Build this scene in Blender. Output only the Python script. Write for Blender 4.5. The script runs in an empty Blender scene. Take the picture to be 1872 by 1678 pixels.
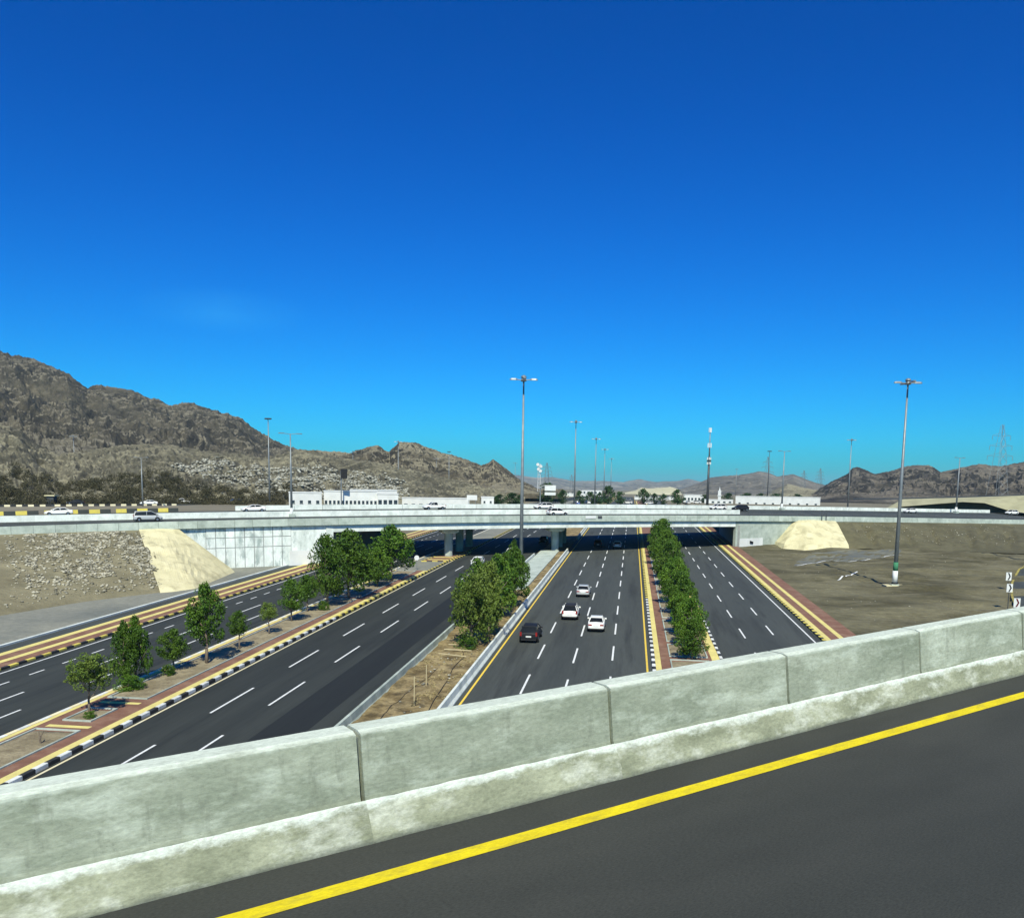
import bpy, math, random
import numpy as np
from mathutils import Vector, Matrix
random.seed(7); rs = np.random.RandomState(7)
scene = bpy.context.scene
COL = scene.collection

# ------------------------------------------------------------------ camera
W_IMG, H_IMG = 1872.0, 1678.0
F = 1600.0; PX = 936.0; PITCH = math.radians(7); ROLL = math.radians(.8); YAW = math.radians(7.6719)
PY = 890 + F*math.tan(PITCH)
CZ = 17.6                      # eye height above the lower road
fw = Vector((-math.sin(YAW)*math.cos(PITCH), math.cos(YAW)*math.cos(PITCH), -math.sin(PITCH)))
r0 = Vector((math.cos(YAW), math.sin(YAW), 0)); u0 = r0.cross(fw)
rt = math.cos(ROLL)*r0 + math.sin(ROLL)*u0; up = -math.sin(ROLL)*r0 + math.cos(ROLL)*u0
CAM = Vector((0, 0, CZ))
cd = bpy.data.cameras.new('camera'); cam = bpy.data.objects.new('camera', cd); COL.objects.link(cam)
cam.matrix_world = Matrix((rt, up, -fw)).transposed().to_4x4(); cam.location = CAM
cd.sensor_fit = 'HORIZONTAL'; cd.sensor_width = 36; cd.lens = F/W_IMG*36
cd.shift_y = (PY - H_IMG/2)/W_IMG; cd.clip_start = .2; cd.clip_end = 30000
scene.camera = cam

# ------------------------------------------------------------------ sky, sun, exposure
SUN_EL = math.radians(47); SUN_AZ = math.radians(-9)   # light travels towards +Y, turned 9 degrees to the left
ldir = Vector((math.sin(SUN_AZ)*math.cos(SUN_EL), math.cos(SUN_AZ)*math.cos(SUN_EL), -math.sin(SUN_EL)))
world = bpy.data.worlds.new('World'); scene.world = world; world.use_nodes = True
wn, wl = world.node_tree.nodes, world.node_tree.links
sky = wn.new('ShaderNodeTexSky'); sky.sky_type = 'NISHITA'; sky.sun_disc = False
sky.sun_elevation = SUN_EL; sky.sun_rotation = math.atan2(-ldir.x, -ldir.y)
sky.altitude = 300; sky.air_density = 1.0; sky.dust_density = 0.9; sky.ozone_density = 3.0
hs = wn.new('ShaderNodeHueSaturation'); hs.inputs['Saturation'].default_value = 1.35; hs.inputs['Hue'].default_value = .5
bg = wn['Background']; bg.inputs['Strength'].default_value = .053
tint = wn.new('ShaderNodeMix'); tint.data_type = 'RGBA'; tint.blend_type = 'MULTIPLY'; tint.inputs[0].default_value = 1; tint.inputs[7].default_value = (.075, .90, 1.46, 1)
gm = wn.new('ShaderNodeGamma'); gm.inputs[1].default_value = 1.22; wl.new(sky.outputs[0], gm.inputs[0]); wl.new(gm.outputs[0], hs.inputs['Color']); wl.new(hs.outputs[0], tint.inputs[6]); 
# a faint cirrus wisp, low on the left
wtc = wn.new('ShaderNodeTexCoord'); wdir = (F*fw + (405-PX)*rt + (PY-568)*up).normalized()
wd = wn.new('ShaderNodeVectorMath'); wd.operation = 'SUBTRACT'; wd.inputs[1].default_value = wdir; wl.new(wtc.outputs['Generated'], wd.inputs[0])
ws = wn.new('ShaderNodeMapping'); ws.vector_type = 'POINT'; ws.inputs['Rotation'].default_value = (0, .28, 0); ws.inputs['Scale'].default_value = (11, 11, 42); wl.new(wd.outputs[0], ws.inputs[0])
wlen = wn.new('ShaderNodeVectorMath'); wlen.operation = 'LENGTH'; wl.new(ws.outputs[0], wlen.inputs[0])
wm = wn.new('ShaderNodeMapRange'); wm.inputs[1].default_value = 1.; wm.inputs[2].default_value = .1; wm.inputs[4].default_value = .17; wl.new(wlen.outputs['Value'], wm.inputs[0])
wnz = wn.new('ShaderNodeTexNoise'); wnz.inputs['Scale'].default_value = 1.4; wnz.inputs['Detail'].default_value = 6; wl.new(ws.outputs[0], wnz.inputs['Vector'])
wmm = wn.new('ShaderNodeMath'); wmm.operation = 'MULTIPLY'; wl.new(wm.outputs[0], wmm.inputs[0]); wl.new(wnz.outputs[0], wmm.inputs[1])
wx = wn.new('ShaderNodeMix'); wx.data_type = 'RGBA'; wx.inputs[7].default_value = (2, 13, 20, 1); wl.new(wmm.outputs[0], wx.inputs[0]); wl.new(tint.outputs[2], wx.inputs[6]); wl.new(wx.outputs[2], bg.inputs['Color'])
sd = bpy.data.lights.new('sun', 'SUN'); sd.energy = 5.0; sd.angle = math.radians(.5); sd.color = (1, .965, .78)
so = bpy.data.objects.new('sun', sd); COL.objects.link(so); so.rotation_euler = ldir.to_track_quat('-Z', 'Y').to_euler()
vs = scene.view_settings; scene.display_settings.display_device = 'sRGB'
vs.view_transform = 'Standard'; vs.look = 'None'; vs.exposure = 0.22; vs.gamma = 1; vs.use_curve_mapping = False
scene.cycles.max_bounces = 6; scene.cycles.volume_bounces = 0

# ------------------------------------------------------------------ survey helpers (photo bearings to world points)
S = 0.02316
def ray(px, py): return F*fw + (px-PX)*rt + (PY-py)*up
def G(px, py):                      # on the sloping lower road plane
    r = ray(px, py); t = CZ/(S*r.y-r.z); return CAM + r*t
def PZ(px, py, z):
    r = ray(px, py); t = (z-CZ)/r.z; return CAM + r*t
def PD(px, py, d):                  # at a horizontal distance
    r = ray(px, py); return CAM + r*(d/math.hypot(r.x, r.y))
def depth(p): return (Vector(p)-CAM).dot(fw)
def rz(y): return S*y if y < 380 else S*380 + .35*(1-math.exp(-(y-380)*S/.35))

# ------------------------------------------------------------------ object helpers
def tag(o, label=None, cat=None, group=None, kind=None):
    for k, v in (('label', label), ('category', cat), ('group', group), ('kind', kind)):
        if v: o[k] = v
    return o
def thing(name, label, cat, loc=(0, 0, 0), rz_=0, group=None, kind=None):
    o = bpy.data.objects.new(name, None); COL.objects.link(o); o.location = loc; o.rotation_euler = (0, 0, rz_)
    o.empty_display_size = .3
    return tag(o, label, cat, group, kind)
class MB:
    def __init__(s): s.v = []; s.f = []
    def add(s, vs_, fs):
        n = len(s.v); s.v += [tuple(v) for v in vs_]; s.f += [tuple(i+n for i in f) for f in fs]; return s
    def box(s, x0, x1, y0, y1, z0, z1):
        return s.add([(x0,y0,z0),(x1,y0,z0),(x1,y1,z0),(x0,y1,z0),(x0,y0,z1),(x1,y0,z1),(x1,y1,z1),(x0,y1,z1)],
                     [(0,3,2,1),(4,5,6,7),(0,1,5,4),(1,2,6,5),(2,3,7,6),(3,0,4,7)])
    def hexa(s, b, t):   # four bottom, four top corners, counter clockwise
        return s.add(list(b)+list(t), [(0,3,2,1),(4,5,6,7),(0,1,5,4),(1,2,6,5),(2,3,7,6),(3,0,4,7)])
    def bar(s, a, b, r1, r2=None, n=6):
        a, b = Vector(a), Vector(b); r2 = r1 if r2 is None else r2
        d = (b-a).normalized(); q = Vector((0,0,1)) if abs(d.z) < .9 else Vector((1,0,0))
        e1 = d.cross(q).normalized(); e2 = d.cross(e1)
        vs_ = []
        for c, r in ((a, r1), (b, r2)):
            for i in range(n):
                t = 2*math.pi*i/n; vs_.append(c+e1*(r*math.cos(t))+e2*(r*math.sin(t)))
        fs = [(i, (i+1) % n, n+(i+1) % n, n+i) for i in range(n)]+[tuple(range(n-1, -1, -1)), tuple(range(n, 2*n))]
        return s.add(vs_, fs)
    def loft(s, rings, cap=True):
        n = len(rings[0]); base = []
        for r in rings: base += list(r)
        fs = []
        for k in range(len(rings)-1):
            for i in range(n):
                j = (i+1) % n; fs.append((k*n+i, k*n+j, (k+1)*n+j, (k+1)*n+i))
        if cap: fs += [tuple(range(n-1, -1, -1)), tuple(range((len(rings)-1)*n, len(rings)*n))]
        return s.add(base, fs)
    def grid(s, pts):     # rows of points
        nr, nc = len(pts), len(pts[0])
        return s.add([p for r in pts for p in r], [(i*nc+j, i*nc+j+1, (i+1)*nc+j+1, (i+1)*nc+j) for i in range(nr-1) for j in range(nc-1)])
    def dome(s, c, rx, ry, rz_, n=8, m=4):
        rings = []
        for k in range(m+1):
            t = math.pi/2*k/m; rr = max(math.cos(t), .02)
            rings.append([(c[0]+rx*rr*math.cos(2*math.pi*i/n), c[1]+ry*rr*math.sin(2*math.pi*i/n), c[2]+rz_*math.sin(t)) for i in range(n)])
        return s.loft(rings)
    def mesh(s, name, mat, smooth=False):
        me = bpy.data.meshes.new(name); me.from_pydata(s.v, [], s.f); me.materials.append(mat)
        if smooth: me.polygons.foreach_set('use_smooth', [len(f) <= 4 for f in s.f])
        me.update(); return me
    def build(s, name, mat, parent=None, smooth=False):
        return link(name, s.mesh(name, mat, smooth), parent)
def link(name, me, parent=None, loc=None, rot=None, scale=None):
    o = bpy.data.objects.new(name, me); COL.objects.link(o)
    if parent: o.parent = parent
    if loc is not None: o.location = loc
    if rot is not None: o.rotation_euler = rot
    if scale is not None: o.scale = scale
    return o
def copy_tree(o, parent=None):
    c = o.copy(); COL.objects.link(c)
    if parent: c.parent = parent
    for ch in KIDS.get(o.name, []): copy_tree(ch, c)
    return c
KIDS = {}
def note_kids(o):
    KIDS[o.name] = [c for c in bpy.data.objects if c.parent == o]
    for c in KIDS[o.name]: note_kids(c)
def np_mesh(name, V, Fq, mat, smooth=True):
    me = bpy.data.meshes.new(name); me.vertices.add(len(V)); me.vertices.foreach_set('co', np.asarray(V, dtype=np.float32).ravel())
    k = Fq.shape[1]; me.loops.add(len(Fq)*k); me.loops.foreach_set('vertex_index', Fq.astype(np.int32).ravel())
    me.polygons.add(len(Fq)); me.polygons.foreach_set('loop_start', np.arange(len(Fq), dtype=np.int32)*k)
    me.materials.append(mat); me.update(calc_edges=True)
    if smooth: me.polygons.foreach_set('use_smooth', [True]*len(Fq))
    return me

# ------------------------------------------------------------------ materials
def mat(name, c1, c2=None, scale=1., detail=6, rough=.9, c3=None, s3=.2, a3=.5, bump=0, bscale=None, bdist=.02, rand=0, stretch=None, slope=None, bands=(), drip=None,
        fac=(.35, .65), metallic=0, spec=.3, coat=0, offset=False, fine=0, fscale=30):
    m = bpy.data.materials.new(name); m.use_nodes = True; n, l = m.node_tree.nodes, m.node_tree.links
    b = n['Principled BSDF']; b.inputs['Roughness'].default_value = rough; b.inputs['Metallic'].default_value = metallic
    b.inputs['Specular IOR Level'].default_value = spec; b.inputs['Coat Weight'].default_value = coat
    tc = n.new('ShaderNodeTexCoord'); mp = n.new('ShaderNodeMapping'); l.new(tc.outputs['Object'], mp.inputs[0])
    if stretch: mp.inputs['Scale'].default_value = stretch
    src = mp.outputs[0]
    oi = None
    if rand or offset: oi = n.new('ShaderNodeObjectInfo')
    if offset:
        ml = n.new('ShaderNodeMath'); ml.operation = 'MULTIPLY'; ml.inputs[1].default_value = 171.; l.new(oi.outputs['Random'], ml.inputs[0])
        va = n.new('ShaderNodeVectorMath'); va.operation = 'ADD'; l.new(src, va.inputs[0]); l.new(ml.outputs[0], va.inputs[1]); src = va.outputs[0]
    def noise(sc, de, ro=.6):
        t = n.new('ShaderNodeTexNoise'); t.inputs['Scale'].default_value = sc; t.inputs['Detail'].default_value = de
        t.inputs['Roughness'].default_value = ro; l.new(src, t.inputs['Vector']); return t.outputs[0]
    def ramp(s_, lo, hi, mx=1):
        t = n.new('ShaderNodeMapRange'); t.inputs[1].default_value = lo; t.inputs[2].default_value = hi; t.inputs[4].default_value = mx
        l.new(s_, t.inputs[0]); return t.outputs[0]
    def mix(f_, a, b_):
        t = n.new('ShaderNodeMix'); t.data_type = 'RGBA'; l.new(f_, t.inputs[0])
        for v, i in ((a, 6), (b_, 7)):
            if isinstance(v, tuple): t.inputs[i].default_value = (*v, 1)
            else: l.new(v, t.inputs[i])
        return t.outputs[2]
    col = c1
    if c2: col = mix(ramp(noise(scale, detail), *fac), c1, c2)
    if c3:
        f3 = ramp(noise(s3, 8, .65), .5, .66, a3)
        if slope:
            ge = n.new('ShaderNodeNewGeometry'); sx = n.new('ShaderNodeSeparateXYZ'); l.new(ge.outputs['Normal'], sx.inputs[0])
            f4 = ramp(sx.outputs[2], *slope); ml2 = n.new('ShaderNodeMath'); ml2.operation = 'MULTIPLY'
            f3 = ramp(noise(s3, 10, .7), .38, .55, a3); l.new(f3, ml2.inputs[0]); l.new(f4, ml2.inputs[1]); f3 = ml2.outputs[0]
        col = mix(f3, col, c3)
    if drip:      # narrow vertical run-off stains
        mp2 = n.new('ShaderNodeMapping'); mp2.inputs['Scale'].default_value = drip[0]; l.new(src, mp2.inputs[0])
        td = n.new('ShaderNodeTexNoise'); td.inputs['Scale'].default_value = 1; td.inputs['Detail'].default_value = 7; td.inputs['Roughness'].default_value = .7; l.new(mp2.outputs[0], td.inputs['Vector'])
        col = mix(ramp(td.outputs[0], .54, .68, drip[2]), col, drip[1])
        vo = n.new('ShaderNodeTexVoronoi'); vo.inputs['Scale'].default_value = 26; l.new(src, vo.inputs['Vector'])
        col = mix(ramp(vo.outputs['Distance'], .10, .05, .6), col, (.13,.14,.11))
    for z0_, z1_, amp_, nsc_, bc_ in bands:      # stains that keep to a height on the piece, with a ragged edge
        sz_ = n.new('ShaderNodeSeparateXYZ'); l.new(tc.outputs['Object'], sz_.inputs[0])
        ma_ = n.new('ShaderNodeMath'); ma_.operation = 'MULTIPLY_ADD'; ma_.inputs[1].default_value = amp_; l.new(noise(nsc_, 9, .72), ma_.inputs[0]); l.new(sz_.outputs[2], ma_.inputs[2])
        col = mix(ramp(ma_.outputs[0], z0_+amp_*.5, z1_+amp_*.5, .9), col, bc_)
    if fine or rand:
        t = n.new('ShaderNodeHueSaturation')
        if isinstance(col, tuple): t.inputs['Color'].default_value = (*col, 1)
        else: l.new(col, t.inputs['Color'])
        if fine:
            f_ = n.new('ShaderNodeMapRange'); f_.inputs[1].default_value = .25; f_.inputs[2].default_value = .75
            f_.inputs[3].default_value = 1-fine; f_.inputs[4].default_value = 1+fine; l.new(noise(fscale, 6, .75), f_.inputs[0]); v_ = f_.outputs[0]
        if rand:
            g_ = n.new('ShaderNodeMapRange'); g_.inputs[3].default_value = 1-rand; g_.inputs[4].default_value = 1+rand; l.new(oi.outputs['Random'], g_.inputs[0])
            if fine:
                mm = n.new('ShaderNodeMath'); mm.operation = 'MULTIPLY'; l.new(v_, mm.inputs[0]); l.new(g_.outputs[0], mm.inputs[1]); v_ = mm.outputs[0]
            else: v_ = g_.outputs[0]
        l.new(v_, t.inputs['Value']); col = t.outputs[0]
    if isinstance(col, tuple): b.inputs['Base Color'].default_value = (*col, 1)
    else: l.new(col, b.inputs['Base Color'])
    if bump:
        bp = n.new('ShaderNodeBump'); bp.inputs['Strength'].default_value = bump; bp.inputs['Distance'].default_value = bdist
        l.new(noise(bscale or scale*4, 8, .65), bp.inputs['Height']); l.new(bp.outputs[0], b.inputs['Normal'])
    return m
M = {}
M['asphalt'] = mat('asphalt', (.046,.052,.048), (.066,.073,.066), .35, 8, .85, c3=(.028,.031,.029), s3=.7, a3=.75, fine=.18, fscale=6, bump=.25, bscale=40, bdist=.01, stretch=(1, .05, 1))
M['asphalt_dark'] = mat('asphalt_dark', (.027,.031,.028), (.043,.048,.042), .3, 8, .85, c3=(.016,.019,.018), s3=.7, a3=.75, fine=.15, fscale=6, stretch=(1, .05, 1))
M['asphalt_new'] = mat('asphalt_new', (.013,.0155,.0155), (.018,.021,.020), .3, 6, .85, fine=.15, fscale=6, stretch=(1, .05, 1))
M['asphalt_near'] = mat('asphalt_near', (.034,.037,.032), (.047,.049,.042), .5, 9, .85, c3=(.034,.036,.031), s3=1.2, a3=.6, fine=.5, fscale=70, bump=.5, bscale=110, bdist=.006, stretch=(.35, 1, 1))
M['asphalt_old'] = mat('asphalt_old', (.10,.108,.10), (.15,.15,.12), .15, 8, .95, c3=(.2,.19,.13), s3=.3, a3=.6)
M['paint_white'] = mat('paint_white', (.78,.78,.76), (.62,.63,.61), 3, 5, .7)
M['paint_yellow'] = mat('paint_yellow', (.80,.56,.06), (.68,.48,.08), 2, 5, .7)
M['paint_yellow_near'] = mat('paint_yellow_near', (.72,.58,.008), (.60,.47,.01), 5, 9, .8, c3=(.42,.34,.03), s3=8, a3=.65, fine=.25, fscale=60, stretch=(.4, 1, 1))
M['paint_cream'] = mat('paint_cream', (.72,.62,.36), (.78,.72,.52), 1, 5, .75, rand=.08)
M['kerb_white'] = mat('kerb_white', (.74,.75,.72), (.55,.56,.53), 2, 6, .75, rand=.1, offset=True)
M['kerb_black'] = mat('kerb_black', (.02,.022,.023), (.045,.045,.045), 2, 6, .75, rand=.15, offset=True)
M['kerb_yellow'] = mat('kerb_yellow', (.72,.60,.10), (.60,.49,.12), 2, 6, .75, rand=.1, offset=True)
M['brick'] = mat('brick', (.17,.085,.055), (.23,.12,.08), .8, 8, .9, c3=(.27,.18,.12), s3=.4, a3=.5, fine=.2, fscale=8)
M['band_yellow'] = mat('band_yellow', (.70,.60,.21), (.58,.50,.18), .6, 8, .85, fine=.15, fscale=6)
M['soil'] = mat('soil', (.20,.165,.10), (.32,.27,.17), .5, 9, 1, c3=(.13,.10,.06), s3=.9, a3=.7, fine=.25, fscale=5, bump=.6, bscale=3, bdist=.15)
M['soil_brown'] = mat('soil_brown', (.12,.085,.035), (.36,.28,.14), .6, 10, 1, c3=(.06,.045,.022), s3=.9, a3=.8, fine=.3, fscale=4, bump=.8, bscale=2, bdist=.25)
M['dirt_right'] = mat('dirt_right', (.070,.062,.030), (.155,.140,.080), .09, 12, 1, c3=(.19,.172,.105), s3=.13, a3=.65, fac=(.38,.62), fine=.35, fscale=1.2, bump=.8, bscale=.7, bdist=.5, stretch=(.9, 1.2, 1))
M['slope_right'] = mat('slope_right', (.085,.078,.042), (.13,.118,.066), .12, 9, 1, c3=(.065,.058,.035), s3=.35, a3=.7, fine=.2, fscale=.9, bump=.5, bscale=.6, bdist=.4)
M['slope_left'] = mat('slope_left', (.15,.132,.078), (.235,.21,.13), .1, 9, 1, c3=(.12,.11,.065), s3=.25, a3=.6, fine=.25, fscale=1, bump=.7, bscale=.7, bdist=.4)
M['gravel'] = mat('gravel', (.17,.175,.15), (.25,.245,.195), .06, 9, 1, c3=(.13,.14,.125), s3=.1, a3=.6, fine=.25, fscale=1.5)
M['plain'] = mat('plain', (.155,.135,.09), (.22,.195,.135), .02, 9, 1, c3=(.11,.095,.06), s3=.06, a3=.6, fine=.2, fscale=.4)
M['conc'] = mat('concrete', (.33,.38,.33), (.45,.50,.44), .7, 9, .9, c3=(.24,.28,.24), s3=.5, a3=.7, rand=.1, offset=True, fine=.1, fscale=6, bump=.2, bscale=8, bdist=.02)
M['conc_pale'] = mat('concrete_pale', (.58,.62,.57), (.72,.75,.70), .7, 9, .9, c3=(.38,.42,.38), s3=.5, a3=.6, rand=.05, offset=True, fine=.1, fscale=5)
M['conc_wash'] = mat('concrete_washed', (.56,.61,.57), (.76,.80,.76), .5, 9, .9, c3=(.27,.33,.31), s3=.8, a3=.9, stretch=(1, 1, .45), rand=.06, fine=.15, fscale=3)
M['conc_tan'] = mat('concrete_tan', (.54,.49,.29), (.66,.60,.37), .3, 9, .95, c3=(.38,.34,.20), s3=.5, a3=.8, fine=.12, fscale=4, bump=.3, bscale=3, bdist=.1)
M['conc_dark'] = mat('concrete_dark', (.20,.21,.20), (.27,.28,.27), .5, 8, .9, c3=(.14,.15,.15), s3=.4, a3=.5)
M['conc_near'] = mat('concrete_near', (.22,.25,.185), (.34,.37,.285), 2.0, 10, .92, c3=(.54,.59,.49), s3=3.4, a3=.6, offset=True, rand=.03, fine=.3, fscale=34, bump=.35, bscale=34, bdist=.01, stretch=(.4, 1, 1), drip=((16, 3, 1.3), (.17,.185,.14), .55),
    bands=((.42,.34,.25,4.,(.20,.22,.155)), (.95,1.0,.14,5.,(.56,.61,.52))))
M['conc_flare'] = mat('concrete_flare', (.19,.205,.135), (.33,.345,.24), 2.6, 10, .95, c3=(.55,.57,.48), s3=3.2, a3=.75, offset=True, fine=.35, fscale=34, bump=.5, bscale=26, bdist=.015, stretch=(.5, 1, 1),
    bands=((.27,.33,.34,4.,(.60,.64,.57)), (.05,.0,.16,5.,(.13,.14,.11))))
M['lime'] = mat('lime_deposit', (.62,.67,.63), (.78,.82,.79), 8, 9, .95, c3=(.46,.5,.45), s3=6, a3=.7, offset=True, fine=.15, fscale=50, bump=.8, bscale=30, bdist=.02)
M['joint'] = mat('joint', (.10,.12,.11), (.15,.17,.16), 5, 5, .95)
M['steel'] = mat('steel', (.20,.22,.23), (.27,.29,.29), 1, 4, .5, metallic=.4, offset=True)
M['steel_dark'] = mat('steel_dark', (.06,.065,.07), (.09,.095,.1), 1, 4, .55, metallic=.3)
M['white'] = mat('white_wall', (.56,.57,.55), (.66,.67,.65), .4, 7, .85, c3=(.6,.6,.58), s3=.3, a3=.4, rand=.06, offset=True)
M['green_paint'] = mat('green_paint', (.05,.2,.1))
M['black'] = mat('black', (.012,.012,.013), rough=.6)
M['glass'] = mat('glass', (.012,.014,.014), rough=.2, spec=.35)
M['window'] = mat('window', (.03,.04,.05), rough=.2, spec=.6)
M['tyre'] = mat('tyre', (.015,.015,.016), rough=.85)
M['rim'] = mat('rim', (.35,.36,.37), rough=.35, metallic=.8)
M['tail'] = mat('tail_lamp', (.25,.012,.01), rough=.25, spec=.6)
M['lamp'] = mat('head_lamp', (.6,.62,.64), rough=.15, spec=.8)
M['plate'] = mat('plate', (.7,.7,.66), rough=.5)
M['car_white'] = mat('car_white', (.80,.79,.75), rough=.35, coat=.2, spec=.4)
M['car_silver'] = mat('car_silver', (.5,.51,.5), rough=.4, metallic=.2, coat=.2)
M['car_black'] = mat('car_black', (.012,.013,.016), rough=.6, coat=0, spec=.25)
M['car_blue'] = mat('car_blue', (.03,.10,.30), rough=.3, coat=.6)
M['trim'] = mat('trim', (.02,.02,.022), rough=.7)
M['bark'] = mat('bark', (.13,.10,.075), (.2,.16,.12), 6, 5, .95)
M['rock_dark'] = mat('rock_dark', (.034,.030,.024), (.13,.113,.078), .03, 12, 1, c3=(.27,.24,.17), s3=.02, a3=.85, slope=(.82,.94), fine=.6, fscale=.15, bump=1, bscale=.12, bdist=10)
M['rock_tan'] = mat('rock_tan', (.07,.065,.048), (.19,.175,.12), .045, 12, 1, c3=(.34,.31,.205), s3=.018, a3=.9, slope=(.86,.97), fine=.6, fscale=.25, bump=1, bscale=.25, bdist=4)
M['rock_mid'] = mat('rock_mid', (.032,.028,.020), (.14,.118,.076), .035, 12, 1, c3=(.33,.29,.19), s3=.025, a3=.9, slope=(.82,.94), fine=.6, fscale=.18, bump=1, bscale=.15, bdist=8)
M['rock_right'] = mat('rock_right', (.024,.022,.020), (.065,.058,.046), .03, 12, 1, c3=(.25,.215,.16), s3=.012, a3=.85, slope=(.84,.96), fine=.6, fscale=.15, bump=1, bscale=.12, bdist=10)
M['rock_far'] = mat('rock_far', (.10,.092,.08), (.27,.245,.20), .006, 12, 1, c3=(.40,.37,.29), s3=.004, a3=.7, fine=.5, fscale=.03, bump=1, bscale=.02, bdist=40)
M['ramp'] = mat('ramp_soil', (.30,.285,.175), (.38,.36,.23), .2, 8, .95, c3=(.24,.225,.14), s3=.15, a3=.6)
M['quarry'] = mat('quarry', (.44,.42,.27), (.55,.52,.36), .02, 9, 1, c3=(.3,.28,.18), s3=.03, a3=.6, bump=.8, bscale=.06, bdist=4)
M['stone_pale'] = mat('stone_pale', (.44,.43,.36), (.17,.165,.13), .35, 5, .95, fac=(.42, .58))
M['stone_mix'] = mat('stone_mix', (.46,.43,.33), (.13,.12,.085), .9, 4, .95, fac=(.42, .6))
M['rubber'] = mat('rubber', (.02,.02,.02))
M['pole_wood'] = mat('wood', (.5,.42,.25))
def leafmat(name, c1, c2):
    m = mat(name, c1, c2, 2.2, 5, .6, rand=.22, offset=True, spec=.25, fine=.3, fscale=14)
    return m
M['leaf'] = leafmat('leaf', (.030,.080,.006), (.085,.155,.012))
M['leaf_olive'] = leafmat('leaf_olive', (.07,.12,.014), (.13,.175,.03))
M['leaf_dark'] = leafmat('leaf_dark', (.018,.05,.012), (.035,.08,.02))
M['scrub'] = mat('scrub', (.035,.034,.016), (.075,.066,.032), .15, 6, .9)

# ------------------------------------------------------------------ noise
def vnoise(x, y, seed=0):
    xi = np.floor(x).astype(np.int64); yi = np.floor(y).astype(np.int64); xf = x-xi; yf = y-yi
    def h(a, b):
        n = (a*374761393 + b*668265263 + seed*144665) & 0xFFFFFFFF
        n = ((n ^ (n >> 13))*1274126177) & 0xFFFFFFFF
        return ((n ^ (n >> 16)) & 0xFFFF)/65535.
    u = xf*xf*(3-2*xf); v = yf*yf*(3-2*yf)
    return (h(xi, yi)*(1-u)+h(xi+1, yi)*u)*(1-v)+(h(xi, yi+1)*(1-u)+h(xi+1, yi+1)*u)*v
def fbm(x, y, o=5, seed=0, ridged=False):
    x = np.asarray(x, float); y = np.asarray(y, float); s_ = 0; a = 1; t = 0
    for k in range(o):
        n = vnoise(x+k*17.3, y-k*9.1, seed+k)
        if ridged: n = 1-abs(2*n-1)
        s_ = s_+a*n; t += a; a *= .5; x, y = x*1.9+y*.6, y*1.9-x*.6
    return s_/t
def fb1(x, y, o=4, seed=0, ridged=False): return float(fbm(np.array([x]), np.array([y]), o, seed, ridged)[0])

# ================================================================== GROUND
xs = np.concatenate([np.linspace(-6000, -700, 30), np.linspace(-650, -130, 30), np.linspace(-120, 140, 131), np.linspace(150, 700, 30), np.linspace(760, 6000, 28)])
ys = np.concatenate([np.linspace(-300, 20, 8), np.linspace(24, 260, 119), np.linspace(266, 700, 50), np.linspace(740, 9000, 50)])
XX, YY = np.meshgrid(xs, ys)
RZ = np.where(YY < 380, S*YY, S*380+.35*(1-np.exp(-(np.maximum(YY, 380)-380)*S/.35)))
def bumps(X, Y): 
    w = np.clip((X-25)/6, 0, 1)*np.clip((300-Y)/40, 0, 1)
    return w*((fbm(X/9, Y/5, 5, 3)-.5)*1.5)
ZZ = RZ + bumps(XX, YY) - .08*np.clip((26-XX)/2, 0, 1)*np.clip((XX+63)/2, 0, 1) - .6*np.clip((XX-25)/2, 0, 1)*np.clip((146-XX)/6, 0, 1)*np.clip((294-YY)/6, 0, 1)
V = np.stack([XX, YY, ZZ], -1).reshape(-1, 3)
def gridfaces(nr, nc):
    i, j = np.meshgrid(np.arange(nr-1), np.arange(nc-1), indexing='ij'); a = (i*nc+j).ravel()
    return np.stack([a, a+1, a+nc+1, a+nc], -1)
g = link('ground', np_mesh('ground', V, gridfaces(len(ys), len(xs)), M['plain'])); tag(g, kind='structure')
def gz(x, y):
    return rz(y) + float(bumps(np.array([float(x)]), np.array([float(y)]))[0])
def sheet(name, poly_rows, mat_, dz=.03, kind='structure', parent=None):
    return None
def terr(name, x0, x1, y0, y1, nx, ny, m, dz):
    X, Y = np.meshgrid(np.linspace(x0, x1, nx), np.linspace(y0, y1, ny))
    Z = np.where(Y < 380, S*Y, S*380) + bumps(X, Y) + dz
    o = link(name, np_mesh(name, np.stack([X, Y, Z], -1).reshape(-1, 3), gridfaces(ny, nx), m)); tag(o, kind='structure'); return o
terr('dirt_ground', 24.3, 150, 20, 300, 126, 281, M['dirt_right'], .02)
terr('gravel_ground', -140, -59.6, 20, 152, 40, 60, M['gravel'], .02)

def strip(name, x0, x1, y0, y1, dz, m, th=None, parent=None, kind='structure'):
    mb = MB(); Y = [y0]+[k for k in (380, 390, 400, 420, 460, 560) if y0 < k < y1]+[y1]
    for a, b in zip(Y[:-1], Y[1:]):
        za, zb = rz(a)+dz, rz(b)+dz
        if th: mb.hexa([(x0,a,za-th),(x1,a,za-th),(x1,b,zb-th),(x0,b,zb-th)], [(x0,a,za),(x1,a,za),(x1,b,zb),(x0,b,zb)])
        else: mb.add([(x0,a,za),(x1,a,za),(x1,b,zb),(x0,b,zb)], [(0,1,2,3)])
    o = mb.build(name, m, parent)
    if kind and not parent: tag(o, kind=kind)
    return o
YS, YE = -40, 900
road_service = strip('road', -53, -39.6, YS, YE, 0, M['asphalt_dark'])
road_left = strip('road', -33.2, -18.6, YS, YE, 0, M['asphalt_dark'])
road_mid = strip('road', -13.2, 2.2, YS, YE, 0, M['asphalt'])
road_right = strip('road', 8.6, 20, YS, YE, 0, M['asphalt'])
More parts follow.
